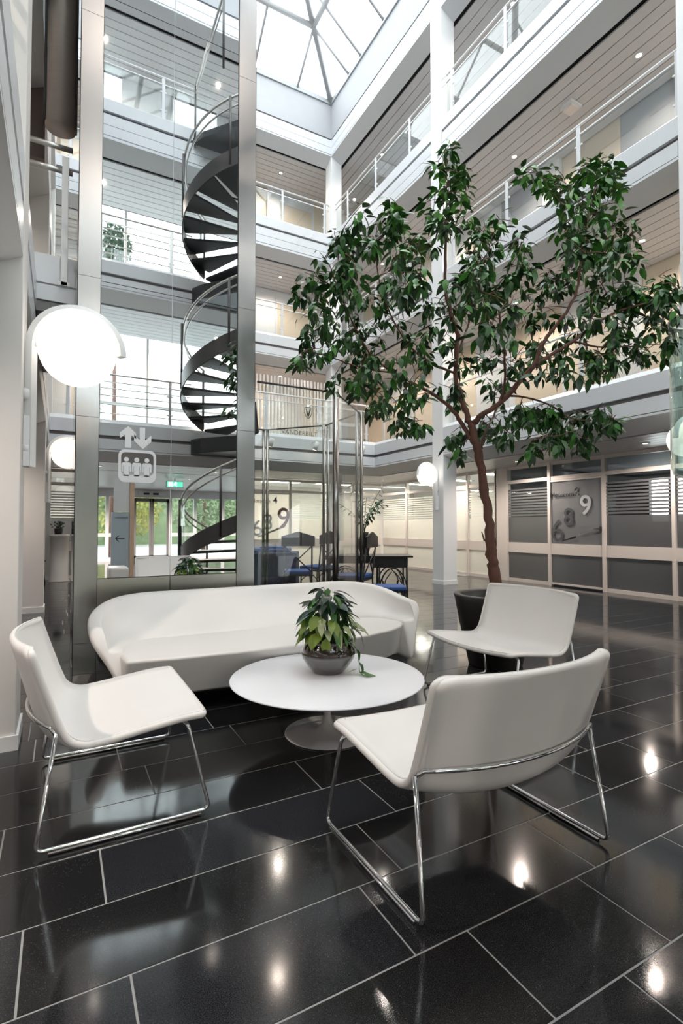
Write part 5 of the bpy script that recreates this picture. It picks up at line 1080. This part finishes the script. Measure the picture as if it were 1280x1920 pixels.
# leafy plant in a dark vase on the side table
t = thing('vase', 'tall dark vase on the black side table', 'vase', (3.92, 6.50, .73))
MB().lathe([(0, 0), (.06, 0), (.085, .1), (.09, .2), (.06, .3), (.065, .33), (.055, .33), (.05, .29), (0, .29)], n=28).build('body', 'black', t)
t = thing('leafy_plant', 'airy dark green plant with arching stems in the vase behind the glass', 'plant', (3.92, 6.50, 1.03))
random.seed(12); me = leafmesh('small_leaf', .10, .045, .2, .15, 3); me.materials.append(M['leaf1']); sm = MB()
for k in range(11):
    az = k*2.4; ln = random.uniform(.45, .85); sp_ = random.uniform(.12, .42)
    P = [Vector((math.cos(az)*sp_*f**1.6, math.sin(az)*sp_*f**1.6, ln*f - .12*f*f)) for f in [i/9 for i in range(10)]]; sm.tube(P, .0035, 5, False)
    for i in range(3, 10):
        for sg in (-1, 1):
            o = bpy.data.objects.new('leaf', me); COL.objects.link(o); o.parent = t; s_ = random.uniform(.7, 1.1)
            o.matrix_local = Matrix.Translation(P[i]) @ Matrix.Rotation(az + sg*1.2 + random.uniform(-.4, .4), 4, 'Z') @ Matrix.Rotation(random.uniform(-.3, .7), 4, 'Y') @ Matrix.Diagonal((s_, s_, s_, 1))
stuff(sm.build('stems', 'leaf1', t))
# far left group
t = thing('pedestal', 'round pale bar pedestal at the far left beyond the second pillar', 'table', (-.01, 12.3, 0))
MB().lathe([(0, 0), (.20, 0), (.20, .02), (.175, .025), (.175, .93), (.19, .935), (.19, .98), (0, .98)], n=32).build('body', 'frame', t)
t = thing('potted_herb', 'small dark potted plant standing on the pale bar pedestal', 'plant', (-.03, 12.3, .98))
MB().lathe([(0, 0), (.07, 0), (.085, .12), (.075, .12), (.07, .1), (0, .1)], n=20).build('pot', 'black', t); f_ = MB()
for k in range(60):
    p = Vector((random.gauss(0, .05), random.gauss(0, .05), random.uniform(.12, .26))); u = Vector((random.gauss(0, 1), random.gauss(0, 1), random.gauss(0, 1))).normalized()*.035; w_ = u.orthogonal().normalized()*.015
    f_.add([p-u, p+w_, p+u, p-w_], [(0, 1, 2, 3)])
stuff(f_.build('foliage', 'leaf3', t))
t = thing('stacking_chair', 'black chair with chrome legs beside the pale bar pedestal', 'chair', (-.52, 12.05, 0), -.6)
for sx in (-.18, .18): MB().tube(fillet([(sx, .20, 0), (sx, .12, .42), (sx, -.16, .43), (sx, -.24, 0)], .04), .01, 8).build('leg', 'chrome', t)
bevel(box('seat', (-.2, -.19, .43), (.2, .2, .455), 'black', t), .01, 2)
MB().tube([(.2*math.cos(PI*k/10), -.19, .45 + .26*math.sin(PI*k/10)) for k in range(11)], .016, 8).build('backrest', 'black', t)

# ceiling box on the second-floor ceiling, hanging glass tube at the right
t = thing('ceiling_box', 'small pale square detector box on the slatted ceiling, upper right', 'detector', (7.62, 5.75, 8.386))
bevel(MB().box((-.14, -.12, -.05), (.14, .12, 0)).build('case', 'white', t), .008, 2); MB().box((-.10, -.09, -.085), (.10, .09, -.05)).build('lens', 'frame', t)
t = thing('hanging_tube', 'clear glass tube hanging at the right picture edge', 'glass ornament', (4.31, 2.18, 1.52))
MB().lathe([(.0, .02), (.10, .0), (.155, .03), (.172, .09), (.172, 1.22), (.165, 1.22), (.165, .09), (.15, .04), (.10, .012), (0, .03)], n=48).build('tube', 'greenglass', t)
MB().lathe([(.170, 1.21), (.175, 1.21), (.175, 1.235), (.162, 1.235), (.162, 1.21), (.170, 1.21)], n=48).build('rim', 'tube', t)
for a in (0, 2.1, 4.2): MB().tube([(.168*math.cos(a), .168*math.sin(a), 1.22), (0, 0, 2.2)], .002, 5).build('suspension_wire', 'tube', t)
MB().tube([(0, 0, 2.2), (0, 0, 12.9)], .002, 5).build('suspension_wire', 'tube', t)
